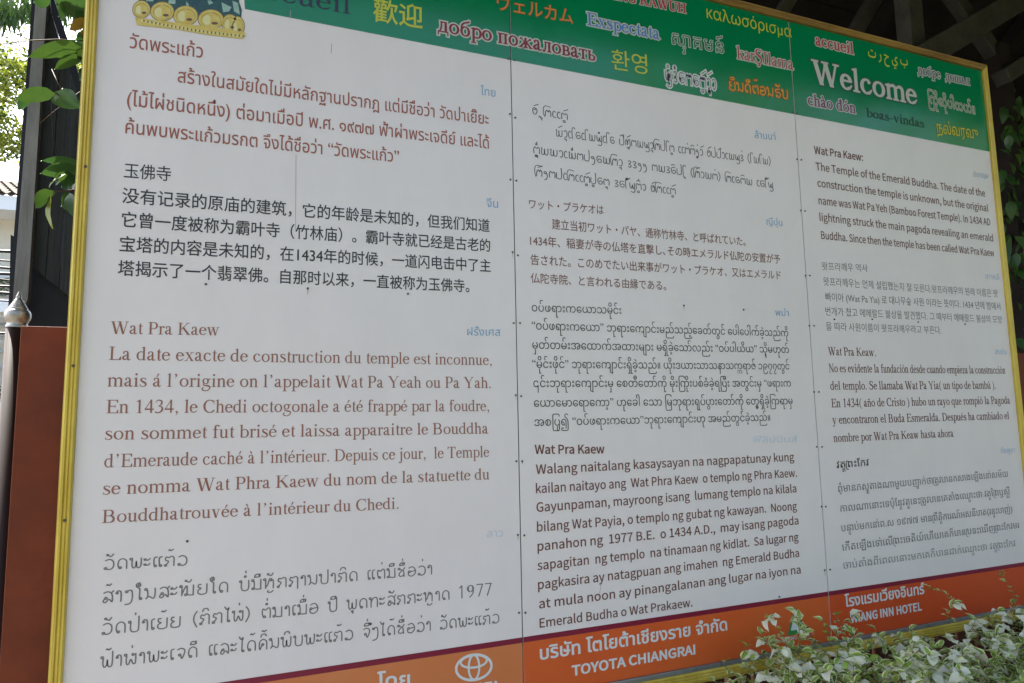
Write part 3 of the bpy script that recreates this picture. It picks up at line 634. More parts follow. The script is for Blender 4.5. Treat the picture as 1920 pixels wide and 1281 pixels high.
# opened directly the wide font is normalised to a smaller size: bring its capitals back to .733 of the em
_k = .733/max(p[1] for q in font_shapes('H', FONT_DIN) for p in q[0])
sans = lambda t: [([(x*_k, y*_k) for x, y in o], [[(x*_k, y*_k) for x, y in h] for h in hs]) for o, hs in font_shapes(t, FONT_DIN)]
thai = lambda t: font_shapes(t, FONT_SANS)
cjk = lambda t: [([(x, y+.09) for x, y in o], [[(x, y+.09) for x, y in h] for h in hs]) for o, hs in font_shapes(t, FONT_SANS)]
T = True  # text set from a font outline (with holes)
LINES = [
 (thai, 'วัดพระแก้ว', (243, 90), (380, 109), 36, BROWN, .006),
 (thai, 'สร้างในสมัยใดไม่มีหลักฐานปรากฎ แต่มีชื่อว่า วัดป่าเยี๊ยะ', (333, 154), (916, 234), 33, BROWN, .006),
 (thai, '(ไม้ไผ่ชนิดหนึ่ง) ต่อมาเมื่อปี พ.ศ. ๑๙๗๗ ฟ้าผ่าพระเจดีย์ และได้', (238, 198), (917, 279), 34, BROWN, .006),
 (thai, 'ค้นพบพระแก้วมรกต จึงได้ชื่อว่า “วัดพระแก้ว”', (235, 250), (748, 305), 34, BROWN, .006),
 (cjk, '玉佛寺', (232, 334), (320, 341), 31, DARK, .004),
 (cjk, '没有记录的原庙的建筑，它的年龄是未知的，但我们知道', (229, 381), (918, 436), 29, DARK, .008),
 (cjk, '它曾一度被称为霸叶寺（竹林庙）。霸叶寺就已经是古老的', (228, 426), (919, 473), 29, DARK, .008),
 (cjk, '宝塔的内容是未知的，在1434年的时候，一道闪电击中了主', (224, 472), (920, 511), 29, DARK, .008),
 (cjk, '塔揭示了一个翡翠佛。自那时以来，一直被称为玉佛寺。', (221, 517), (880, 549), 29, DARK, .008),
 (cjk, 'ワット・プラケオは', (992, 392), (1132, 403), 20, BRN2, .004),
 (cjk, '建立当初ワット・パヤ、通称竹林寺、と呼ばれていた。', (1035, 430), (1398, 462), 20, BRN2, .004),
 (cjk, '1434年、稲妻が寺の仏塔を直撃し､その時エメラルド仏陀の安置が予', (994, 461), (1463, 495), 20, BRN2, .004),
 (cjk, '告された。このめでたい出来事がワット・プラケオ、又はエメラルド', (995, 497), (1464, 525), 20, BRN2, .004),
 (cjk, '仏陀寺院、と言われる由縁である。', (995, 531), (1249, 545), 20, BRN2, .004),
 (stacked_shapes, 'ဝပ်ဖရားကယောသမိုင်း', (997, 584), (1165, 589), 21.5, (.035, .03, .03), 0),
 (stacked_shapes, '“ဝပ်ဖရားကယော” ဘုရားကျောင်းမည်သည့်ခေတ်တွင် ပေါ်ပေါက်ခဲ့သည်ကို', (997, 618), (1478, 631), 21, (.035, .03, .03), 0),
 (stacked_shapes, 'မှတ်တမ်းအထောက်အထားများ မရှိခဲ့သော်လည်း “ဝပ်ပါယိယ” သို့မဟုတ်', (998, 654), (1479, 662), 21, (.035, .03, .03), 0),
 (stacked_shapes, '“မိုင်းဖိုင်” ဘုရားကျောင်းရှိခဲ့သည်။ ယိုးဒယားသာသနာသက္ကရာဇ် ၁၉၇၇တွင်', (998, 690), (1480, 693), 21, (.035, .03, .03), 0),
 (stacked_shapes, '၎င်းဘုရားကျောင်းမှ စေတီတော်ကို မိုးကြိုးပစ်ခံခဲ့ရပြီး အတွင်းမှ “ဖရားက', (1000, 726), (1483, 725), 21, (.035, .03, .03), 0),
 (stacked_shapes, 'ယောမောရောကော့” ဟုခေါ် သော မြဘုရားရုပ်ပွားတော်ကို တွေ့ရှိခဲ့ကြရာမှ', (1001, 763), (1486, 758), 21, (.035, .03, .03), 0),
 (stacked_shapes, 'အစပြု၍ “ဝပ်ဖရားကယော”ဘုရားကျောင်းဟု အမည်တွင်ခဲ့သည်။', (1002, 799), (1444, 789), 21, (.035, .03, .03), 0),
 (sans, 'Wat Pra Kaew', (1003, 851), (1133, 850), 22, TG, .022),
 (sans, 'Walang naitalang kasaysayan na nagpapatunay kung', (1005, 889), (1489, 864), 22, TG, .011),
 (sans, 'kailan naitayo ang  Wat Phra Kaew  o templo ng Phra Kaew.', (1005, 925), (1494, 894), 22, TG, .011),
 (sans, 'Gayunpaman, mayroong isang  lumang templo na kilala', (1006, 960), (1493, 923), 22, TG, .011),
 (sans, 'bilang Wat Payia, o templo ng gubat ng kawayan.  Noong', (1007, 997), (1494, 956), 22, TG, .011),
 (sans, 'panahon ng  1977 B.E.  o 1434 A.D.,  may isang pagoda', (1008, 1033), (1497, 983), 22, TG, .011),
 (sans, 'sapagitan  ng templo  na tinamaan ng kidlat.  Sa lugar ng', (1008, 1069), (1497, 1014), 22, TG, .011),
 (sans, 'pagkasira ay natagpuan ang imahen  ng Emerald Budha', (1009, 1105), (1498, 1044), 22, TG, .011),
 (sans, 'at mula noon ay pinangalanan ang lugar na iyon na', (1011, 1141), (1501, 1075), 22, TG, .011),
 (sans, 'Emerald Budha o Wat Prakaew.', (1012, 1177), (1298, 1137), 22, TG, .011),
 (sans, 'Wat Pra Kaew:', (1527, 288), (1618, 302), 18.5, TG, .022),
 (sans, 'The Temple of the Emerald Buddha. The date of the', (1530, 319), (1847, 369), 18.2, TG, .012),
 (sans, 'construction the temple is unknown, but the original', (1533, 350), (1853, 397), 18.2, TG, .012),
 (sans, 'name was Wat Pa Yeh (Bamboo Forest Temple). In 1434 AD', (1535, 383), (1857, 423), 18.2, TG, .012),
 (sans, 'lightning struck the main pagoda revealing an emerald', (1537, 414), (1862, 453), 18.2, TG, .012),
 (sans, 'Buddha. Since then the temple has been called Wat Pra Kaew', (1540, 448), (1864, 481), 18.2, TG, .012),
 (cjk, '왓프라깨우 역사', (1541, 507), (1627, 511), 17, GREY, -.004),
 (cjk, '왓프라깨우는 언제 설립했는지 잘 모른다.왓프라깨우의 원래 이름은 왓', (1544, 536), (1871, 558), 17, GREY, -.004),
 (cjk, '빠이아 (Wat Pa Yia) 로 대나무숲 사원 이라는 뜻이다. 1434 년에 밤에서', (1548, 565), (1876, 582), 17, GREY, -.002),
 (cjk, '번개가 쳤고 에메랄드 불상을 발견했다. 그 때부터 에메랄드 불상의 모양', (1548, 592), (1879, 607), 17, GREY, -.004),
 (cjk, '을 따라 사원이름이 왓프라깨우라고 부른다.', (1549, 620), (1765, 627), 17, GREY, -.004),
 (stacked_shapes, 'វត្តព្រះកែវ', (1569, 878), (1629, 873), 19, DARK, .008),
 (stacked_shapes, 'ពុំមានភស្ដុតាងណាមួយបញ្ជាក់ថាត្រូវបានកសាងឡើងនៅសម័យ', (1572, 923), (1890, 894), 18.5, GREY, 0),
 (stacked_shapes, 'កាលណានោះទេប៉ុន្តែវត្តនេះត្រូវបានគេតាំងឈ្មោះថា វត្តព្រៃឬស្សី', (1576, 960), (1893, 927), 18.5, GREY, 0),
 (stacked_shapes, 'បន្ទាប់មកនៅព.ស ១៩៧៧ មាន ព្រឹត្តិការណ៍អសនីបាត(រន្ទះបាញ់)', (1577, 997), (1898, 960), 18.5, GREY, 0),
 (stacked_shapes, 'កើតឡើងទៅលើ ព្រះចេតិយ៍ហើយគេក៏បានប្រទះឃើញព្រះកែវមរ', (1579, 1033), (1911, 990), 18.5, GREY, 0),
 (stacked_shapes, 'ចាប់តាំងពីពេលនោះមកគេក៏បានដាក់ឈ្មោះថា វត្តព្រះកែវ', (1581, 1067), (1904, 1024), 18.5, (.24, .23, .23), 0),
]
for fn, t, a, b, em, col, off in LINES:
    asp = print_line(fn(t), a, b, em, [(off, col)], full=T)
    if not .6 < asp < 1.35: print('ASPECT', round(asp, 2), t[:20])
FR = (.29, .105, .07)
for t, a, b in (('Wat Pra Kaew', (207, 626), (411, 629)), ('La date exacte de construction du temple est inconnue,', (204, 675), (922, 685)),
                ('mais á l’origine on l’appelait Wat Pa Yeah ou Pa Yah.', (201, 725), (920, 728)), ('En 1434, le Chedi octogonale a été frappé par la foudre,', (199, 775), (917, 771)),
                ('son sommet fut brisé et laissa apparaitre le Bouddha', (197, 825), (916, 813)), ('d’Emeraude caché à l’intérieur. Depuis ce jour,  le Temple', (195, 877), (917, 857)),
                ('se nomma Wat Phra Kaew du nom de la statuette du', (193, 928), (918, 899)), ('Bouddhatrouvée à l’intérieur du Chedi.', (191, 981), (747, 954))):
    asp = print_line(serif_shapes(t), a, b, 34.5, [(.0, FR)])
    if not .75 < asp < 1.25: print('ASPECT', round(asp, 2), t[:20])
for t, a, b in (('Wat Pra Keaw.', (1553, 666), (1642, 668)), ('No es evidente la fundación desde cuando empieza la construcción', (1554, 698), (1885, 701)),
                ('del templo. Se llamaba Wat Pa Yia( un tipo de bambú ).', (1557, 731), (1867, 729)), ('En 1434( año de Cristo ) hubo un rayo que rompió la Pagoda', (1559, 764), (1894, 757)),
                ('y encontraron el Buda Esmeralda. Después ha cambiado el', (1561, 795), (1892, 786)), ('nombre por Wat Pra Keaw hasta ahora', (1563, 829), (1788, 819))):
    asp = print_line(serif_shapes(t), a, b, 22.5, [(.006, (.15, .05, .045))])
    if not .75 < asp < 1.25: print('ASPECT', round(asp, 2), t[:20])
LAOC = (.17, .15, .145)
for t, a, b in (('ວັດພະແກ້ວ', (194, 1069), (351, 1060)), ('ສ້າງໃນສະໝັຍໃດ ບໍ່ມີຫັກຖານປາກົດ ແຕ່ມີຊື່ອວ່າ', (192, 1131), (810, 1077)),
                ('ວັດປ່າເຍ້ຍ (ກົກໄຜ່) ຕໍ່ມາເມື່ອ ປີ ພຸດທະສັກກະຫາດ 1977', (190, 1191), (922, 1116)), ('ຟ້າຜ່າພະເຈດີ ແລະໄດ້ຄົ້ນພົບພະແກ້ວ ຈຶ່ງໄດ້ຊື່ອວ່າ ວັດພະແກ້ວ', (187, 1253), (936, 1168))):
    asp = print_line(lao_shapes(t), a, b, 41, [(.002, LAOC)])
    if not .75 < asp < 1.25: print('ASPECT', round(asp, 2), t[:20])
for t, a, b in (("o/sKccnv/", (998, 214), (1066, 226)), ("w/a,cIdcIwy^cId p-h,/nwya,KpInv cce'n-gv'a/ o/pp/acwyz' (IwIw)", (1042, 256), (1445, 310)),
                ("n^'v,wwacw^'npgdwKa, zzgg nwzd-pI, (K/awn') Kcdn-w ldI/'y".replace('l', 'c').replace('e', 'n'), (1000, 288), (1450, 354)), ("K/gnpcKccnv/pvdn, zdI^/yn-v'a o/Kccnv/", (1002, 330), (1268, 366))):
    t = t.replace('e', 'n')
    asp = print_line(lanna_shapes(t), a, b, 28, [(0, (.045, .04, .04))])
    if not .6 < asp < 1.35: print('ASPECT', round(asp, 2), t[:20])
for t, a, b, em, c in (('ไทย', (901, 178), (929, 182), 22, BLUE), ('จีน', (912, 388), (934, 390), 22, BLUE), ('ฝรั่งเศส', (876, 629), (938, 630), 21, BLUE), ('ล้านนา่', (1415, 259), (1454, 263), 18, BLUE),
                       ('ญี่ปุ่น', (1437, 421), (1467, 424), 17, BLUE), ('พม่า', (1454, 592), (1479, 593), 17, BLUE), ('ฟิลิปปินส์', (1413, 830), (1495, 829), 17, (.55, .62, .68)), ('ลาว', (913, 1008), (943, 1006), 21, (.52, .57, .66)),
                       ('อังกฤษ', (1825, 332), (1853, 335), 15, (.34, .45, .62)), ('เกาหลี', (1848, 523), (1873, 525), 15, (.36, .46, .62)), ('สเปน', (1866, 664), (1887, 665), 15, (.34, .46, .62)), ('กัมพูชา', (1877, 850), (1903, 849), 15, (.36, .48, .64))):
    print_line(thai(t), a, b, em, [(0, c)], full=T)
# headings on the green field
WH, YE, RD, OR, BL = (.52, .52, .46), (.50, .50, .03), (.42, .02, .03), (.62, .22, .02), (.07, .2, .48)
def heading(sh, a, b, em, layers, full=None):
    asp = print_line(sh, a, b, em, layers, lift=.0009, full=full, name='heading_line')
    if not .7 < asp < 1.4: print('ASPECT heading', round(asp, 2), a)
heading(serif_shapes('accueil'), (462, -8), (657, 27), 52, [(0, (.03, .02, .05))])
heading(cjk('歡迎'), (700, 40), (792, 55), 47, [(.012, YE)], T)
heading(serif_shapes('добро пожаловать'), (821, 59), (1116, 115), 41, [(.075, WH), (.012, (.22, .01, .02))])
heading(cjk('ウェルカム'), (932, 20), (1074, 47), 33, [(.03, (.25, .03, .01)), (.006, OR)], T)
heading(serif_shapes('Exspectata'), (1101, 47), (1237, 75), 35, [(.07, WH), (.01, BL)])
heading(serif_shapes('SUGENG RAWUH'), (1095, -12), (1286, 25), 26, [(.07, WH), (.02, RD)])
heading(font_shapes('καλωσόρισμα', FONT_SANS), (1325, 34), (1484, 71), 31, [(.0, YE)], T)
heading(stacked_shapes('ស្វាគមន៍'), (1260, 83), (1357, 101), 35, [(.035, WH), (-.004, (.01, .14, .07))], T)
heading(serif_shapes('karŞIlama'), (1382, 110), (1488, 132), 34, [(.06, WH), (.0, RD)])
heading(cjk('환영'), (1147, 131), (1214, 141), 42, [(.0, YE)], T)
heading(lanna_shapes("y^z^dndn/va/,a"), (1247, 152), (1343, 170), 46, [(.055, (.62, .62, .58)), (-.008, (.06, .03, .10))])
heading(lao_shapes('ຍິນດີຕ້ອນຮັບ'), (1367, 169), (1477, 186), 34, [(.04, (.45, .03, .01)), (.008, (.68, .36, .02))])
heading(serif_shapes('accueil'), (1529, 85), (1600, 102), 31, [(.07, WH), (.015, RD)])
heading(font_shapes('ت ر ح ي ب', FONT_SANS), (1628, 106), (1702, 124), 27, [(.01, YE)], T)
heading(serif_shapes('добре  дошъл'), (1721, 139), (1818, 160), 25, [(.08, (.5, .5, .46)), (.006, (.03, .04, .06))])
heading(serif_shapes('Welcome'), (1524, 155), (1719, 197), 62, [(.045, (.004, .03, .02)), (.018, WH)])
heading(stacked_shapes('ကြိုဆိုပါတယ်။'), (1741, 193), (1828, 214), 25, [(.055, (.5, .48, .38)), (-.012, (.01, .12, .06))], T)
heading(serif_shapes('chào đón'), (1515, 197), (1604, 213), 31, [(.075, WH), (.012, (.16, .02, .12))])
heading(serif_shapes('boas-vindas'), (1625, 219), (1733, 240), 24, [(.008, (.0, .010, .006))])
heading(font_shapes('நல்வரவு', FONT_SANS), (1756, 249), (1834, 261), 29, [(.03, (.10, .12, .01)), (.0, (.62, .55, .03))], T)
# sponsors on the orange strip
PW = (.66, .66, .66)
for fn, t, a, b, em, off in ((thai, 'บริษัท โตโยต้าเชียงราย จำกัด', (1013, 1237), (1363, 1181), 33, .022), (sans, 'TOYOTA CHIANGRAI', (1073, 1267), (1303, 1226), 24, .035),
                              (thai, 'โดย', (708, 1293), (768, 1287), 40, .02), (sans, 'TOYOTA', (849, 1306), (936, 1294), 24, .045),
                              (thai, 'โรงแรมเวียงอินทร์', (1585, 1138), (1733, 1113), 28, .022), (sans, 'WIANG INN HOTEL', (1595, 1168), (1728, 1144), 20.5, .035),
                              (sans, 'WIANG INN', (1466, 1202), (1512, 1196), 9, .03)):
    print_line(fn(t), a, b, em, [(off, PW)], full=T)
# ringed emblem beside the words
def ell(cx, cy, rx, ry, w):
    n = 32; q = [(cx+rx*math.cos(i*2*math.pi/n), cy+ry*math.sin(i*2*math.pi/n)) for i in range(n+1)]
    return [(ribbon(q[:17], [w]*17), []), (ribbon(q[16:], [w]*17), [])]
print_line(ell(0, .34, .5, .34, .07)+ell(0, .34, .15, .33, .06)+ell(0, .50, .37, .165, .06), (853, 1279), (924, 1271), 70, [(0, PW)], name='emblem')
tri = lambda s, cx=0, cy=.35: [([(cx-.42*s, cy-.42*s), (cx+.42*s, cy-.42*s), (cx, cy+.62*s)], [])]
print_line(tri(1), (1476, 1188), (1511, 1184), 52, [(0, (.03, .25, .06))], full=T, name='emblem')
print_line(tri(.72), (1482, 1185), (1505, 1182), 52, [(0, PW)], lift=.0016, full=T, name='emblem')

# printed picture: a golden lotus pedestal under green glass, cut by the top of the photograph
def fill(name, pts, m, lift):
    V = [at(x/6.4+220, y/6.4) for x, y in pts]
    o = mesh(name, [(v.x, -lift, v.z) for v in V], [tuple(t) for t in tessellate_polygon([[(v.x, v.z, 0) for v in V]])], m); child(o, board); return o
gm = [mat('printed_gold', (.58, .40, .05), .36, col2=(.70, .56, .16), vscale=40), mat('printed_gold_line', (.25, .15, .03), .36), mat('printed_gold_pale', (.66, .58, .20), .36, col2=(.72, .68, .38), vscale=30),
      mat('printed_brown', (.16, .08, .03), .4), mat('printed_green_glass', (.01, .035, .05), .3, col2=(.03, .10, .08), vscale=60), mat('printed_glass_glint', (.18, .34, .26), .3, col2=(.40, .52, .44), vscale=80)]
fill('printed_statue_base', [(250, -260), (1480, -120), (1460, 20), (1495, 120), (1485, 225), (1400, 300), (1100, 250), (820, 190), (540, 160), (300, 110), (255, 30)], gm[4], .0007)
for q in ([(620, 0), (700, 5), (695, 50), (610, 45)], [(1250, 30), (1370, 90), (1340, 140), (1270, 150)], [(1380, 10), (1450, 40), (1470, 180), (1400, 140)], [(330, -20), (440, -10), (430, 20), (350, 18)], [(830, 20), (860, 60), (850, 95), (825, 60)], [(1080, 10), (1120, 5), (1150, 40), (1100, 60)]):
    fill('printed_glint', q, gm[5], .0009)
def egg(cx, cy, rx, ry, n=20): return [(cx+rx*math.cos(i*2*math.pi/n), cy+ry*math.sin(i*2*math.pi/n)*(1 if math.sin(i*2*math.pi/n) > 0 else 1.08)) for i in range(n)]
for cx, cy, rx, ry in ((290, 120, 105, 100), (1440, 320, 85, 110), (540, 145, 140, 108), (1350, 290, 95, 105), (820, 195, 145, 112), (1122, 240, 152, 112)):
    pe = fill('printed_petal', egg(cx, cy, rx+6, ry+6), gm[1], .0010)
    for nm, q, m, l in (('printed_petal_face', egg(cx, cy, rx-2, ry-2), gm[0], .0012), ('printed_petal_face', egg(cx, cy+8, rx*.80, ry*.78), gm[1], .00135), ('printed_petal_face', egg(cx, cy+10, rx*.77, ry*.74), gm[0], .0015), ('printed_petal_face', egg(cx-rx*.3, cy+8, rx*.34, ry*.5), gm[2], .0016),
                        ('printed_petal_face', egg(cx+rx*.3, cy+ry*.40, rx*.26, ry*.15), gm[3], .00170), ('printed_petal_face', [(cx-5, cy-ry*1.05), (cx+6, cy-ry*1.05), (cx+8, cy+ry*.75), (cx-8, cy+ry*.75)], gm[0], .0018)):
        fill(nm, q, m, l)
fill('printed_plinth', [(215, 215), (1300, 350), (1530, 395), (1535, 430), (1495, 470), (1100, 425), (700, 355), (235, 305)], gm[0], .0019)
for i in range(26):
    t = i/25; x = 300+1190*t; y = 255+185*t-18*math.sin(math.pi*t)*-1
    fill('printed_bead', egg(x+20, y, 9, 15, 8), gm[3], .0021)
    fill('printed_bead', egg(x, y, 13, 15, 8), gm[2], .0022)

# ---------------------------------------------------------------- what carries the board
for x0, x1 in ((-.523, -.37), (3.23, 3.75)):
    box('side_panel', x0, x1, .04, .058, 0.02, CAM_Z+.258, M['redbrown'], board, .002)
post = empty('iron_post', (-.552, .12, 0), 'round dark brown steel post with a cast grey finial, left of the notice board', 'post')
lathe('shaft', [(.0245, 0), (.0245, CAM_Z+.262), (.0, CAM_Z+.262)], (-.552, .12, 0), M['iron'], post)
pf = [(.0250, 0), (.0256, .005), (.0235, .008), (.0225, .011), (.0250, .016), (.0288, .024), (.0300, .032), (.0290, .040), (.0255, .047), (.0215, .050)]
for k in range(5): r = .0210-.0029*k; pf += [(r+.0008, .0515+k*.0052), (r+.0004, .0545+k*.0052), (r-.0022, .0558+k*.0052)]
pf += [(.0058, .079), (.0070, .083), (.0052, .087), (.0020, .095), (0, .098)]
lathe('finial', pf, (-.552, .12, CAM_Z+.262), M['finial'], post)
fence = empty('slat_fence', (1.5, .16, 0), 'dark red upright slat fence standing below and behind the notice board', 'fence')
s0 = None
for i in range(34):
    x = -.5+i*.125
    if s0 is None:
        V, Fc = box_vf(-.052, .052, -.01, .01, .04, 1.15); s0 = mesh('slat', V, Fc, M['slat']); o = s0
    else: o = s0.copy(); scene.collection.objects.link(o)
    o.parent = fence; o.location = (x-1.5+random.uniform(-.004, .004), random.uniform(-.004, .004), random.uniform(-.01, .01))
for z in (.25, .95): box('rail', -.55, 3.75, .172, .205, z, z+.06, M['slat'], fence)

# ---------------------------------------------------------------- tall dark gable post at the left
def q2(px, py, Yt): v = at(px, py, Yt); return (v.x, v.z)
YG = 2.6
gab = empty('gable_end', (at(60, 600, YG).x, YG-2, 0), 'tall weathered black timber gable end with a sloping top and grey steel channel edge', 'gable')
slab('steel_channel', [q2(69, -30, YG-.03), q2(90, -30, YG-.03), q2(52, 560, YG-.03), q2(18, 640, YG-.03)][:4], YG-2.03, YG-2.0, M['steel'], gab)
o = slab('edge_board', [q2(62, -30, YG-.02), q2(69.5, -30, YG-.02), q2(19, 640, YG-.02), q2(10, 640, YG-.02)], YG-2.018, YG-1.99, M['black'], gab)
top = [((80, -10), (92, -10)), ]
xs = [(88, 96, 18), (96, 128, 92), (128, 149, 160)]
def plank(p, y0, y1, m): slab('plank', [q2(x, y, YG+y0) for x, y in p], YG-2+y0, YG-2+y1, m, gab)
plank([(84, -30), (90, -14), (96, 22), (113, 84), (98, 330), (84, 520), (50, 488), (66, 300), (77, 100)], .0, .03, M['dark'])
plank([(114, 86), (133, 124), (124, 340), (110, 540), (85, 521), (99, 330)], .004, .03, M['dark'])
plank([(134, 126), (153, 172), (148, 200), (148, 330), (135, 560), (111, 541), (125, 340)], -.002, .03, M['dark'])
plank([(92, -26), (97, -14), (130, 84), (158, 172), (150, 190), (124, 110), (97, 26)], -.02, -.004, M['black'])
plank([(20, 440), (160, 520), (160, 1281), (0, 1281)], .05, .08, M['black'])  # near-black sheet set back below the sloping lower edge
box('foot_post', at(30, 600, YG).x, at(120, 600, YG).x, YG-1.9, YG-1.85, 0, CAM_Z+.3, M['black'], gab)
tube('drip_line', [at(96, 130, YG-.05), at(97, 200, YG-.05), at(99, 250, YG-.05), at(106, 292, YG-.05)], .0012, M['cable'], gab)

# ---------------------------------------------------------------- pavilion roof over the board
pav = empty('pavilion_roof', (3.5, 1, 0), 'dark open pavilion roof on pale grey timber struts above the notice board', 'roof')
def beam(a, b, w, Yt=2.7, h=.10, name='strut', ext=(0, 0)):
    A_, B_ = at(*a, Yt), at(*b, Yt); d = (B_-A_).normalized()
    o = mesh(name, *beam_vf(A_-d*ext[0], B_+d*ext[1], w, h), M['timber']); child(o, pav)
    bv = o.modifiers.new('bevel', 'BEVEL'); bv.width = .006; bv.segments = 1
beam((1712, 118), (1925, -8), .15, 2.66, .10, ext=(.3, 1.2))
beam((1702, 0), (1712, 120), .125, 2.72, .10, ext=(.8, .4))
beam((1775, -20), (1882, 128), .095, 2.78, .08, ext=(.5, .0))
beam((1650, -20), (1595, 75), .085, 2.95, .08, ext=(.5, .3))
beam((1492, -20), (1455, 40), .075, 3.1, .08, ext=(.5, .3))
beam((1884, 142), (1930, 112), .10, 2.7, .10, ext=(.05, 1))
beam((1892, 168), (1866, 214), .06, 2.8, .07, ext=(0, 0))
pp = at(1874, 200, 2.78)
box('post', pp.x-.04, pp.x+.07, .72, .84, 0, pp.z+.42, M['wallwood'], pav)
# boards of the roof: two slopes along X, front eave, ridge, back eave
prof = [(-2.2, 4.36), (1.1, 5.5), (3.3, 3.7)]
for (y0, z0), (y1, z1) in zip(prof, prof[1:]):
    n = 12
    for i in range(n):
        a, b = i/n, (i+1)/n+(.012 if i < n-1 else 0)
        ya, yb, za, zb = y0+(y1-y0)*a, y0+(y1-y0)*b, z0+(z1-z0)*a, z0+(z1-z0)*b
        dz = .02*(i % 2)
        spans = [(-2.6 if y0 < 0 else -.25, 9.5)]  # front slope extended left, out of view, to shade the first panel's top
        t_ = (za+(zb-za)*.5+dz-CAM_Z)/((at(1863, 256, 1)-CAM).z)    # where the line through the gap meets this board
        if y0 > 1 and ya < t_-2 < yb: gx = at(1863, 256, t_).x; spans = [(-.25, gx-.045), (gx+.045, 9.5)]
        for xa, xb in spans:
            V = [(x, y, z+dz+t) for t in (0, .03) for x, y, z in ((xa, ya, za), (xb, ya, za), (xb, yb, zb), (xa, yb, zb))]
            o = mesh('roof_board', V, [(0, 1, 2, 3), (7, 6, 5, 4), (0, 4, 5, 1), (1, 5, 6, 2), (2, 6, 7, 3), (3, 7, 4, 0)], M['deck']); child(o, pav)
for y0, y1, z0, z1 in ((-2.15, 1.1, 4.34, 5.45), (1.1, 3.25, 5.45, 3.68)):
    for x in (*((-2.4, -1.1) if y0 < 0 else ()), .4, 1.9, 3.4, 4.9, 6.4, 7.9, 9.3):
        o = mesh('rafter', *beam_vf((x, y0, z0-.06), (x, y1, z1-.06), .07, .12), M['deck']); child(o, pav)
# dark boards added behind, at the right, shutting out sky where deep shade lies
wall = empty('shade_wall', (6, 3, 0), 'added dark brown board wall standing for the deep shade behind the notice board', 'wall')
w0 = None
for i in range(46):
    x = 1.2+i*.2
    if w0 is None:
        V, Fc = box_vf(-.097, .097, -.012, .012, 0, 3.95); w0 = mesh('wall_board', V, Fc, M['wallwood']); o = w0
    else: o = w0.copy(); scene.collection.objects.link(o)
    o.parent = wall; o.location = (x-6, random.uniform(-.006, .006), 0)
end = empty('added_end_wall', (9.6, 1, 0), 'added dark brown boarded end wall shutting out the sky at the right side of the pavilion', 'wall')  # wall added to keep sky and its light out on the right
for i in range(26):
    y = -2.1+i*.2
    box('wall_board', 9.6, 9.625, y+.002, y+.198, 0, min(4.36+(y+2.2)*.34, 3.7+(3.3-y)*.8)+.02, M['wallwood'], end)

# ---------------------------------------------------------------- leaves
def leaf_vf(L, W, curl=.3, fold=.25, rows=6, wav=0.0, tipw=1.0):
    """a leaf along +X, its blade folded along the midrib and curling down; five points across"""
    V, Fc, mi = [], [], []
    for i in range(rows+1):
        t = i/rows; w = W/2*(math.sin(math.pi*min(1, t*1.02)**.8)**.75 if 0 < t < 1 else 0)
        ang = curl*t; x = L*t*math.cos(ang*.6); z = -L*t*math.sin(ang*.6)
        for j, s in enumerate((-1, -.62, 0, .62, 1)):
            V.append((x, w*s, z+abs(s)*w*fold+wav*W*math.sin(t*9+s*2)*abs(s)))
    for i in range(rows):
        for j in range(4):
            Fc.append((i*5+j, i*5+j+1, (i+1)*5+j+1, (i+1)*5+j)); mi.append(1 if j in (0, 3) else 0)
    return V, Fc, mi
def orient(d, roll):
    d = Vector(d).normalized(); q = d.to_track_quat('X', 'Z'); return q.to_matrix() @ Matrix.Rotation(roll, 3, 'X')
def leaf_obj(base, tip, W, m, parent, roll=0, curl=.3, fold=.2, wav=.04):
    base, tip = Vector(base), Vector(tip); L = (tip-base).length
    V, Fc, mi = leaf_vf(L, W, curl, fold, wav=wav)
    R = orient(tip-base, roll); Lz = curl*.3
    V = [base+R @ (Matrix.Rotation(-Lz, 3, 'Y') @ Vector(v)) for v in V]
    o = mesh('leaf', V, Fc, m, smooth_=True); child(o, parent); return o
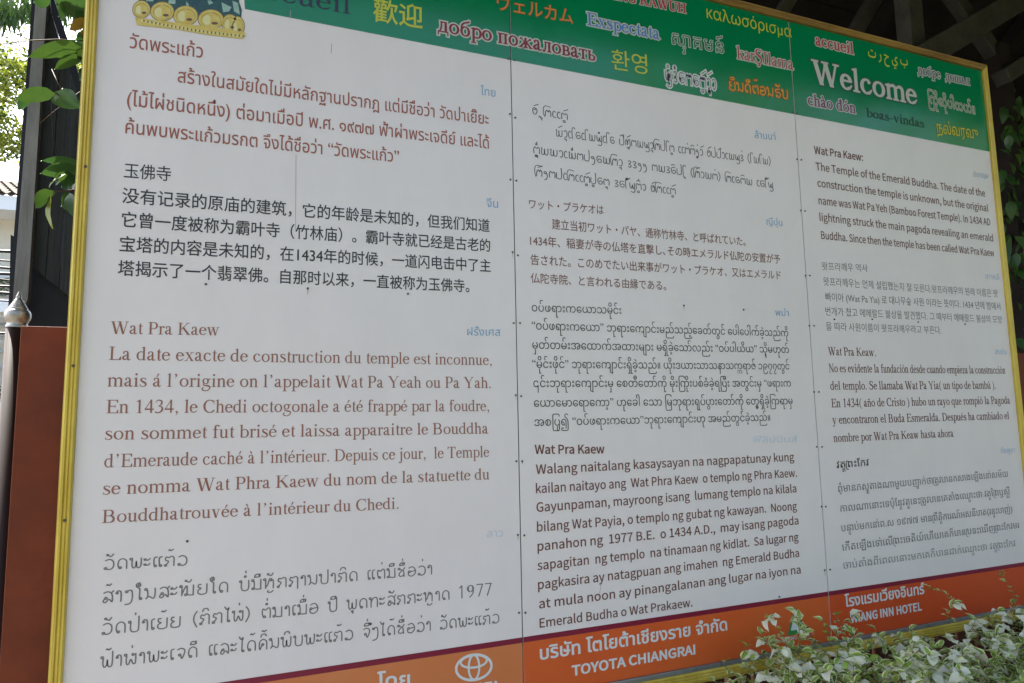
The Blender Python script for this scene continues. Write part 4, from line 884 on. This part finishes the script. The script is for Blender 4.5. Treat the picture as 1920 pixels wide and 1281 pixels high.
# climber hanging round the left edge of the frame
vine = empty('climbing_vine', (-.6, .35, 0), 'climber with broad green leaves hanging in front of the black gable end', 'climbing plant')
SP = 1/1268*2.45
for a, b, w, Y, m, roll, curl in (
    ((158, 84), (46, 104), 24, 2.22, 'leafG', 1.0, .5), ((156, 108), (94, 126), 20, 2.25, 'leafG', .9, .6), ((152, 92), (80, 100), 22, 2.3, 'leafG', 1.25, .3), ((160, 118), (128, 88), 18, 2.32, 'leafD', 1.0, .3),
    ((104, 176), (24, 182), 24, 2.2, 'leafG', .95, .5), ((103, 174), (147, 202), 34, 2.19, 'leafG', 1.45, .25), ((60, 184), (26, 204), 18, 2.24, 'leafD', 1.2, .5),
    ((170, 40), (124, 54), 19, 2.25, 'leafB', .9, .4), ((168, 34), (112, 0), 30, 2.3, 'leafD', 1.0, .3), ((150, 20), (100, -12), 26, 2.33, 'leafD', 1.2, .3), ((165, 44), (140, 18), 22, 2.28, 'leafD', 1.4, .3), ((168, 66), (150, 58), 20, 2.27, 'leafB', 1.2, .3),
    ((96, -4), (58, 4), 26, 2.3, 'leafD', 1.2, .5), ((140, 6), (104, 30), 24, 2.3, 'leafD', 1.1, .4), ((166, 90), (138, 112), 22, 2.26, 'leafG', 1.1, .5), ((166, 128), (142, 150), 18, 2.26, 'leafG', 1.1, .5), ((160, -6), (120, 4), 26, 2.35, 'leafD', 1.0, .3), ((166, 70), (140, 75), 20, 2.28, 'leafD', 1.3, .2), ((164, 14), (150, -10), 22, 2.25, 'leafD', 1.3, .2),
    ((149, 318), (72, 322), 26, 2.38, 'leafD', 1.0, .5), ((149, 306), (76, 298), 16, 2.4, 'leafD', .9, .4), ((92, 352), (118, 322), 20, 2.26, 'leafG', 1.0, .5), ((126, 328), (94, 344), 18, 2.27, 'leafG', 1.0, .9),
    ((100, 358), (55, 390), 22, 2.26, 'leafG', 1.3, .9), ((96, 366), (92, 428), 25, 2.24, 'leafY', 1.5, .25), ((104, 362), (80, 372), 16, 2.3, 'leafG', 1.0, .6), ((130, 362), (138, 408), 20, 2.3, 'leafG', 1.3, .3), ((140, 330), (112, 352), 34, 2.36, 'leafD', 1.3, .3), ((140, 372), (112, 386), 30, 2.36, 'leafD', 1.2, .3), ((146, 395), (128, 372), 24, 2.35, 'leafD', 1.2, .3), ((138, 356), (150, 330), 24, 2.33, 'leafD', 1.2, .3)):
    leaf_obj(at(*a, Y+.03), at(*b, Y), w*SP, M[m], vine, roll*.9, curl)
for pts, r in (([(-10, 84, 2.3), (60, 76, 2.28), (110, 74, 2.27), (160, 77, 2.3)], .0018), ([(118, 166, 2.24), (112, 178, 2.22), (103, 175, 2.2)], .002), ([(97, 130, 2.28), (106, 150, 2.25), (115, 168, 2.22)], .0012),
               ([(74, 232, 2.3), (100, 210, 2.28), (150, 172, 2.3)], .0010), ([(100, 360, 2.26), (125, 358, 2.28), (150, 354, 2.32)], .0022), ([(166, 20, 2.3), (160, 60, 2.28), (158, 110, 2.28), (162, 130, 2.3)], .003),
               ([(150, 354, 2.32), (158, 240, 2.34), (160, 130, 2.3)], .003), ([(150, 354, 2.32), (152, 600, 2.36), (153, 1300, 2.36)], .004)):
    tube('stem', [at(*p) for p in pts], r, M['stem'], vine)

# dark leafy climber beyond the right edge of the frame
rv = empty('shaded_climber', (5.4, 1, 0), 'dark leafy climber in the shade beyond the right end of the notice board', 'climbing plant')
random.seed(11)
base_v, base_f, _ = leaf_vf(.10, .050, .5, .25)
bm_ = {k: mesh('leaf', base_v, base_f, M[k], rv, smooth_=True) for k in ('leafD', 'leafG')}
cnt = 0
for i in range(290):
    px, py = random.uniform(1870, 1960), random.uniform(165, 640); Y = random.uniform(2.45, 3.1)
    if py < 150+(1935-px)*.9 or (px < 1880 and 235 < py < 280): continue
    if py > 560 and random.random() < .6: continue
    k = 'leafG' if random.random() < .3 else 'leafD'; o = bm_[k].copy(); scene.collection.objects.link(o)
    p = at(px, py, Y); o.parent = rv
    R = orient((random.uniform(-.8, .4), random.uniform(-1, .3), random.uniform(-1.4, -.1)), random.uniform(-.8, .8)).to_4x4()
    s = random.uniform(.7, 1.25); o.matrix_local = Matrix.Translation(p-rv.location) @ R @ Matrix.Scale(s, 4); cnt += 1
for k, o in bm_.items(): o.location = at(1900 if k == 'leafD' else 1915, 420, 2.8)-rv.location
for i in range(7):
    px = random.uniform(1880, 1970)
    tube('stem', [at(px+random.uniform(-20, 20), py, 3.2) for py in (150, 260, 380, 500, 620, 900, 1280)], .006, M['stem'], rv)

# ---------------------------------------------------------------- variegated bougainvillea in front of the board
random.seed(5)
bush = empty('bougainvillea_bush', (2.0, -.45, 0), 'variegated bougainvillea bush with cream bracts in front of the board lower right corner', 'bush')
def variant(L, W, mats, curl, fold, wav):
    V, Fc, mi = leaf_vf(L, W, curl, fold, rows=5, wav=wav); return V, Fc, mi, mats
VAR = [variant(.044, .025, ('leafV', 'leafC'), .5, .35, .06), variant(.032, .019, ('leafV', 'leafC'), .9, .3, .08), variant(.046, .024, ('leafV', 'leafC'), .2, .5, .05), variant(.030, .017, ('leafG', 'leafC'), 1.2, .4, .08), variant(.036, .020, ('leafV', 'leafV'), .6, .3, .05),
       variant(.046, .034, ('bract', 'bract'), .5, .35, .10), variant(.040, .032, ('bract', 'bract'), .9, .2, .14), variant(.036, .028, ('bract', 'leafC'), .3, .5, .10)]
SH = []
for V, Fc, mi, mats in VAR:
    me = mesh('leaf', V, Fc, [M[m] for m in mats], mi=mi, smooth_=True); SH.append(me)
def env(x):   # height of the bush top along X
    n = .05*noise.noise(Vector((x*3.1, 0, 3)))
    if x < 1.2: return 0
    return CAM_Z-.97+min(1, (x-1.15)/.5)*.21+.06*math.sin(x*2.6-2.2)+n+max(0, min(1, (x-1.9)/.5))*.06
twigs = []; items = []
def sprig(p, d, n, ln_, bract):
    d = Vector(d).normalized(); q = Vector(p); path = [q.copy()]
    for i in range(n):
        d = (d+Vector((random.uniform(-.25, .25), random.uniform(-.25, .25), random.uniform(-.25, .12)))).normalized()
        q = q+d*ln_; path.append(q.copy())
        for k in range(2):
            a = random.uniform(0, 6.28); s = Vector((math.cos(a), math.sin(a), random.uniform(-.2, .7)))
            items.append((q.copy(), (d*.5+s), random.choice((0, 0, 1, 2, 3, 4)), random.uniform(.45, 1.0)))
    if bract:
        for k in range(random.choice((2, 3, 3))):
            a = random.uniform(0, 6.28)+k*2.1; s = Vector((math.cos(a), math.sin(a)*.8-.3, random.uniform(-.7, .5)))
            items.append((q.copy(), d*.4+s, random.choice((5, 5, 6, 7)), random.uniform(.6, 1.15)))
    twigs.append(path)
for i in range(1150):
    x = random.uniform(1.2, 3.3); yt = random.uniform(1.05, 1.88)
    zt = env(x)*(1-.06*abs(yt-1.5)); z = zt-abs(random.gauss(0, .10))-.02
    if zt < .2: continue
    a = random.uniform(0, 6.28)
    sprig((x, yt-2, z-.05), (math.cos(a)*.6, math.sin(a)*.6, random.uniform(.2, 1)), random.choice((3, 4, 5)), random.uniform(.016, .026), random.random() < .72)
for (px, py), Y, n in (((1475, 1215), 1.72, 5), ((1500, 1205), 1.7, 4), ((1512, 1200), 1.74, 4), ((1560, 1215), 1.7, 4), ((1780, 1170), 1.8, 4), ((1605, 1215), 1.72, 5), ((1590, 1215), 1.7, 5), ((1808, 1150), 1.82, 7), ((1905, 1130), 1.85, 6), ((1390, 1266), 1.7, 4)):
    sprig(at(px, py, Y), (random.uniform(-.5, .3), random.uniform(-.2, .2), 1), n, .021, random.random() < .6)
for i in range(380):   # the lower body of the bush, out of the picture
    x = random.uniform(1.05, 3.3); sprig((x, random.uniform(-.95, -.14), random.uniform(.15, .7)), (random.uniform(-1, 1), random.uniform(-1, 1), .4), 4, .03, random.random() < .3)
vis = []
for k, it in enumerate(items):
    v = ROT.transposed() @ (it[0]-CAM); sx, sy = v.x/-v.z*F_PX+960, 640.5-v.y/-v.z*F_PX
    if 0 < sx < 1930 and sy < 1290: vis.append((v.length/it[3]/(1.3 if it[2] > 4 else 1), k))
vis.sort(); own = {k for _, k in vis[:290]}
restV, restF, restM = [], [], []
allm = ['leafV', 'leafC', 'leafG', 'bract']
for k, (p, d, vi, s) in enumerate(items):
    R = orient(d, random.uniform(-.7, .7)).to_4x4() @ Matrix.Scale(s, 4)
    if k in own:
        o = SH[vi].copy(); scene.collection.objects.link(o); o.parent = bush
        o.name = 'bract' if vi > 4 else 'leaf'
        o.matrix_local = Matrix.Translation(p-bush.location) @ R
    else:
        V, Fc, mi, mats = VAR[vi]; n0 = len(restV)
        T_ = Matrix.Translation(p) @ R
        restV += [T_ @ Vector(v) for v in V]; restF += [tuple(i+n0 for i in f) for f in Fc]; restM += [allm.index(mats[i]) for i in mi]
o = mesh('foliage', restV, restF, [M[m] for m in allm], mi=restM, smooth_=True); child(o, bush); o['kind'] = 'stuff'
for o in SH: bpy.data.objects.remove(o)
tv, tf = [], []
for path in twigs:
    V, Fc = tube_vf(path, .0011, 3); n0 = len(tv); tv += V; tf += [tuple(i+n0 for i in f) for f in Fc]
o = mesh('twigs', tv, tf, M['twig']); child(o, bush); o['kind'] = 'stuff'
for i in range(16):
    x = random.uniform(1.5, 2.9); tube('stem', [(x, -.5, 0), (x+random.uniform(-.1, .1), -.5+random.uniform(-.1, .1), .35), (x+random.uniform(-.3, .3), -.5+random.uniform(-.3, .3), .68)], [.012, .009, .005], M['bark'], bush)

# ---------------------------------------------------------------- beyond, at the left
random.seed(3)
def crown(name, lobes, n, L, W, mats, parent, gap=-.08, droop=0):
    V, Fc, mi = [], [], []
    tot = sum(l[3] for l in lobes)
    for i in range(n):
        r = random.random()*tot
        for c, rad, flat, wt in lobes:
            r -= wt
            if r <= 0: break
        u = Vector([random.gauss(0, 1) for _ in range(3)]).normalized()*rad*random.random()**.45
        u.z *= flat; p = Vector(c)+u
        if noise.noise(p*1.9+Vector((5, 1, 2))) < gap: continue
        d = Vector((random.uniform(-1, 1), random.uniform(-1, 1), random.uniform(-.9, .4)-droop)); R = orient(d, random.uniform(-1.5, 1.5))
        l = L*random.uniform(.6, 1.3); w = W*random.uniform(.7, 1.2)
        n0 = len(V)
        for q in ((0, 0, 0), (l*.4, w/2, -.02*l), (l, 0, -.15*l), (l*.4, -w/2, -.02*l)): V.append(p+R @ Vector(q))
        Fc.append((n0, n0+1, n0+2, n0+3)); mi.append(random.randrange(len(mats)))
    o = mesh(name, V, Fc, [M[m] for m in mats], mi=mi); child(o, parent); o['kind'] = 'stuff'; return o
YT = 8.0
c0 = at(5, 150, YT)
tree = empty('garden_tree', (-4.2, YT-2, 0), 'sunlit yellow-green small-leaved tree rising above the cream house', 'tree')
crown('crown', [(at(-70, 110, YT), 1.0, .9, 3), (at(25, 180, YT), .52, 1.1, 2.4), (at(45, 120, YT), .35, .8, .7), (at(110, 170, YT), .38, .9, 1.2), (at(150, 130, YT), .35, .9, .8), (at(20, 275, YT), .28, .8, .6), (at(190, 60, YT), .6, .9, .8), ((-4.3, YT-2, 4.9), 1.5, .8, 3)], 16500, .052, .030, ('leafY', 'leafY', 'leafG', 'leafY'), tree, -.11)
tube('trunk', [(-4.2, YT-2, 0), (-4.1, YT-2, 2.2), (-3.6, YT-2, 3.6), tuple(at(-60, 130, YT))], [.14, .11, .08, .04], M['bark'], tree, 10)
for a, b in (((-60, 200), (20, 190)), ((-60, 130), (60, 125)), ((-40, 150), (20, 260)), ((40, 150), (150, 150))):
    tube('limb', [at(*a, YT), at((a[0]+b[0])/2, (a[1]+b[1])/2-8, YT), at(*b, YT)], [.025, .016, .008], M['bark'], tree)
bam = empty('bamboo', (at(-90, 0, 5).x, 3, 0), 'bamboo with long narrow drooping leaves at the upper left', 'bamboo')
tube('culm', [(at(-90, 0, 5).x, 3, 0), at(-60, 300, 5), at(-30, 60, 5), at(40, -40, 5), at(120, -60, 5)], [.03, .025, .018, .01, .005], M['twig'], bam, 8)
V, Fc = [], []
for i in range(380):
    px = random.choice((random.uniform(-30, 72), random.uniform(-30, 72), random.uniform(96, 165))); py = random.uniform(-15, 30)+(8 if px < 20 else 0)
    p = at(px, py, 5+random.uniform(-.25, .25)); d = Vector((random.uniform(-.8, .6), random.uniform(-.3, .3), random.uniform(-1.6, -.3))); R = orient(d, random.uniform(-1.4, 1.4)); l = random.uniform(.06, .17); w = .011; n0 = len(V)
    V += [p+R @ Vector(q) for q in ((0, 0, 0), (l*.3, w, 0), (l, 0, -.02), (l*.3, -w, 0))]; Fc.append((n0, n0+1, n0+2, n0+3))
o = mesh('foliage', V, Fc, M['leafG']); child(o, bam); o['kind'] = 'stuff'
for a, b, m_, e in (((-5, 50), (30, 62), (65, 80), 1), ((-5, 60), (25, 78), (55, 98), 2), ((-5, -20), (5, 5), (16, 32), 3)):
    tube('twig', [at(*a, 5), at(*b, 5), at(*m_, 5)], .0035, M['stem'], bam)

# trees added behind the camera to block sky and tint the board's light
yard = empty('unseen_trees', (3, -11, 0), 'added leafy trees out of view behind the camera, blocking sky and greening the light on the notice board', 'trees')
random.seed(21); lob = [((x, -11+random.uniform(-1, 1), z), random.uniform(1.5, 2.2), .8, 1) for x in range(-16, 24, 2) for z in (1.6, 3.6, 5.6)]
lob += [((7.5, -4.5, 3.2), 2.2, 1.0, 2.5), ((6.6, -5.5, 5.6), 2.0, .9, 2), ((9.5, -3.5, 5.0), 2.2, .9, 2.5), ((9, -6, 2), 2, .9, 2)]  # nearer lobes on the right, added to darken the third panel
crown('foliage', lob, 16000, .45, .26, ('leafY', 'leafY', 'leafG'), yard)
random.seed(4)
house = empty('cream_house', (-6, 12, 0), 'two-storey cream and white house with a grey-brown tiled roof, behind the left post', 'house')
HY = 12.0
zE = at(20, 392, 14).z
box('wall', -13, -2.4, HY, HY+5, 0, zE, M['cream'], house)
box('fascia', -13.3, -2.1, HY-.75, HY-.68, at(20, 392, 13.2).z, at(20, 366, 13.2).z, M['wwall'], house)
box('soffit', -13.2, -2.2, HY-.675, HY-.003, at(20, 392, 13.2).z+.02, at(20, 392, 13.2).z+.05, M['wwall'], house)
def tiled(name, x0, x1, ya, za, yb, zb, m, pitch=.16, parent=None):
    n = int((x1-x0)/pitch); V, Fc = [], []
    rows = 8
    for r in range(rows):
        t0, t1 = r/rows, (r+1)/rows
        for i in range(n):
            for k, (u, hh) in enumerate(((0, 0), (.5, .05), (1, 0))):
                for t, dz in ((t0, .03), (t1, 0)):
                    V.append((x0+(i+u)*pitch, ya+(yb-ya)*t, za+(zb-za)*t+hh+dz))
            q = len(V)-6
            Fc += [(q, q+2, q+3, q+1), (q+2, q+4, q+5, q+3)]
    o = mesh(name, V, Fc, m); child(o, parent); o['kind'] = 'stuff'; return o
tiled('roof_tiles', -13.3, -2.1, HY-.8, at(20, 367, 13.2).z, HY+3, at(20, 345, 17).z, M['tile'], parent=house)
tiled('roof_tiles', -13.3, -2.1, HY+6.8, at(20, 367, 13.2).z, HY+3.02, at(20, 345, 17).z, M['tile'], parent=house)
for k in range(12): x = -13+k*.95; box('pilaster', x, x+.16, HY-.05, HY-.002, 0, zE-.35, M['wwall'], house)
for x in (-4.15, -5.9, -7.7, -9.5):
    w_ = box('window', x-.42, x+.42, HY-.03, HY-.003, 2.9, 4.3, M['wwall'], house); 
    for k in range(9): box('louvre', x-.37, x+.37, HY-.055, HY-.032, 2.97+k*.145, 3.05+k*.145, M['cream'], house)
def awning(py0, py1, m, d):
    z0, z1 = at(15, py1, 14-d).z, at(15, py0, 14).z
    tiled('awning_tiles', -13, -2.9, HY-d, z0, HY-.06, max(z1, z0+.25), m, parent=house)
    box('awning_fascia', -13, -2.9, HY-d-.04, HY-d-.005, z0-.22, z0-.01, M['wwall'], house)
awning(528, 560, M['tileg'], 1.2); awning(735, 752, M['tileg'], 1.5)
for k in range(10): x = -6.2+k*.36; box('grille_bar', x, x+.02, HY-.12, HY-.1, at(10, 705, 14).z, at(10, 600, 14).z, M['alu'], house)
for py in (612, 636, 660, 690): z = at(10, py, 14).z; box('grille_bar', -6.3, -2.9, HY-.095, HY-.075, z, z+.025, M['alu'], house)
box('shopfront', -6.5, -2.9, HY-.06, HY-.01, .1, at(10, 800, 14).z+.3, M['glass'], house)
for k, (y0, y1) in enumerate(((486, 492), (499, 506), (512, 515), (520, 530), (536, 538), (547, 553), (562, 567), (626, 624), (470, 473))):
    o = tube('power_cable', [at(-400, y0-22, 8.5)]+[at(x, y0+(y1-y0)*(x+30)/80, 8.5) for x in (-30, 10, 50)]+[at(420, y1-12, 8.5)], .009+.004*(k % 3), M['cable'])
    o.location = (0, 0, 0); tag(o, 'black power cable, '+('topmost', 'second from the top', 'third from the top', 'fourth from the top', 'fifth from the top', 'sixth from the top', 'seventh from the top', 'thin and lowest', 'thin, just above the bundle')[k]+' of those in front of the cream house', 'cable', 'power cables in front of the house')
# a parked van, of which only the nose shows
vx, vy = at(7, 800, 9.5).x, 7.5
van = empty('parked_van', (vx-2, vy, 0), 'white and blue parked van in front of the house, at the left edge', 'van')
prof_v = [(-4.3, .45), (-4.35, 1.2), (-4.2, 1.85), (-3.9, 1.95), (-1.2, 1.95), (-.55, 1.25), (-.1, 1.1), (0, .8), (-.02, .42)]
slab('body', [(vx+a, b) for a, b in prof_v], vy-.85, vy+.85, M['carw'], van)
slab('side_stripe', [(vx-4.3, .8), (vx-4.3, 1.0), (vx-.06, 1.0), (vx-.01, .8)], vy-.862, vy-.853, M['carb'], van)
slab('windscreen', [(vx-1.15, 1.86), (vx-.62, 1.29), (vx-.58, 1.30), (vx-1.11, 1.88)], vy-.72, vy+.72, M['glass'], van)
for a, b in ((-4.0, -3.1), (-3.0, -2.1), (-2.0, -1.25)): slab('window', [(vx+a, 1.28), (vx+a, 1.8), (vx+b, 1.8), (vx+b+.1, 1.28)], vy-.86, vy-.852, M['glass'], van)
box('headlight', vx-.08, vx+.01, vy-.8, vy-.5, .78, .95, M['chrome'], van, .02)
for a in (-3.5, -.85):
    w = tube('wheel', [(vx+a, vy-.9, .33), (vx+a, vy-.7, .33)], .33, M['tyre'], van, 24); h = tube('hubcap', [(vx+a, vy-.91, .33), (vx+a, vy-.895, .33)], .18, M['chrome'], van, 20)
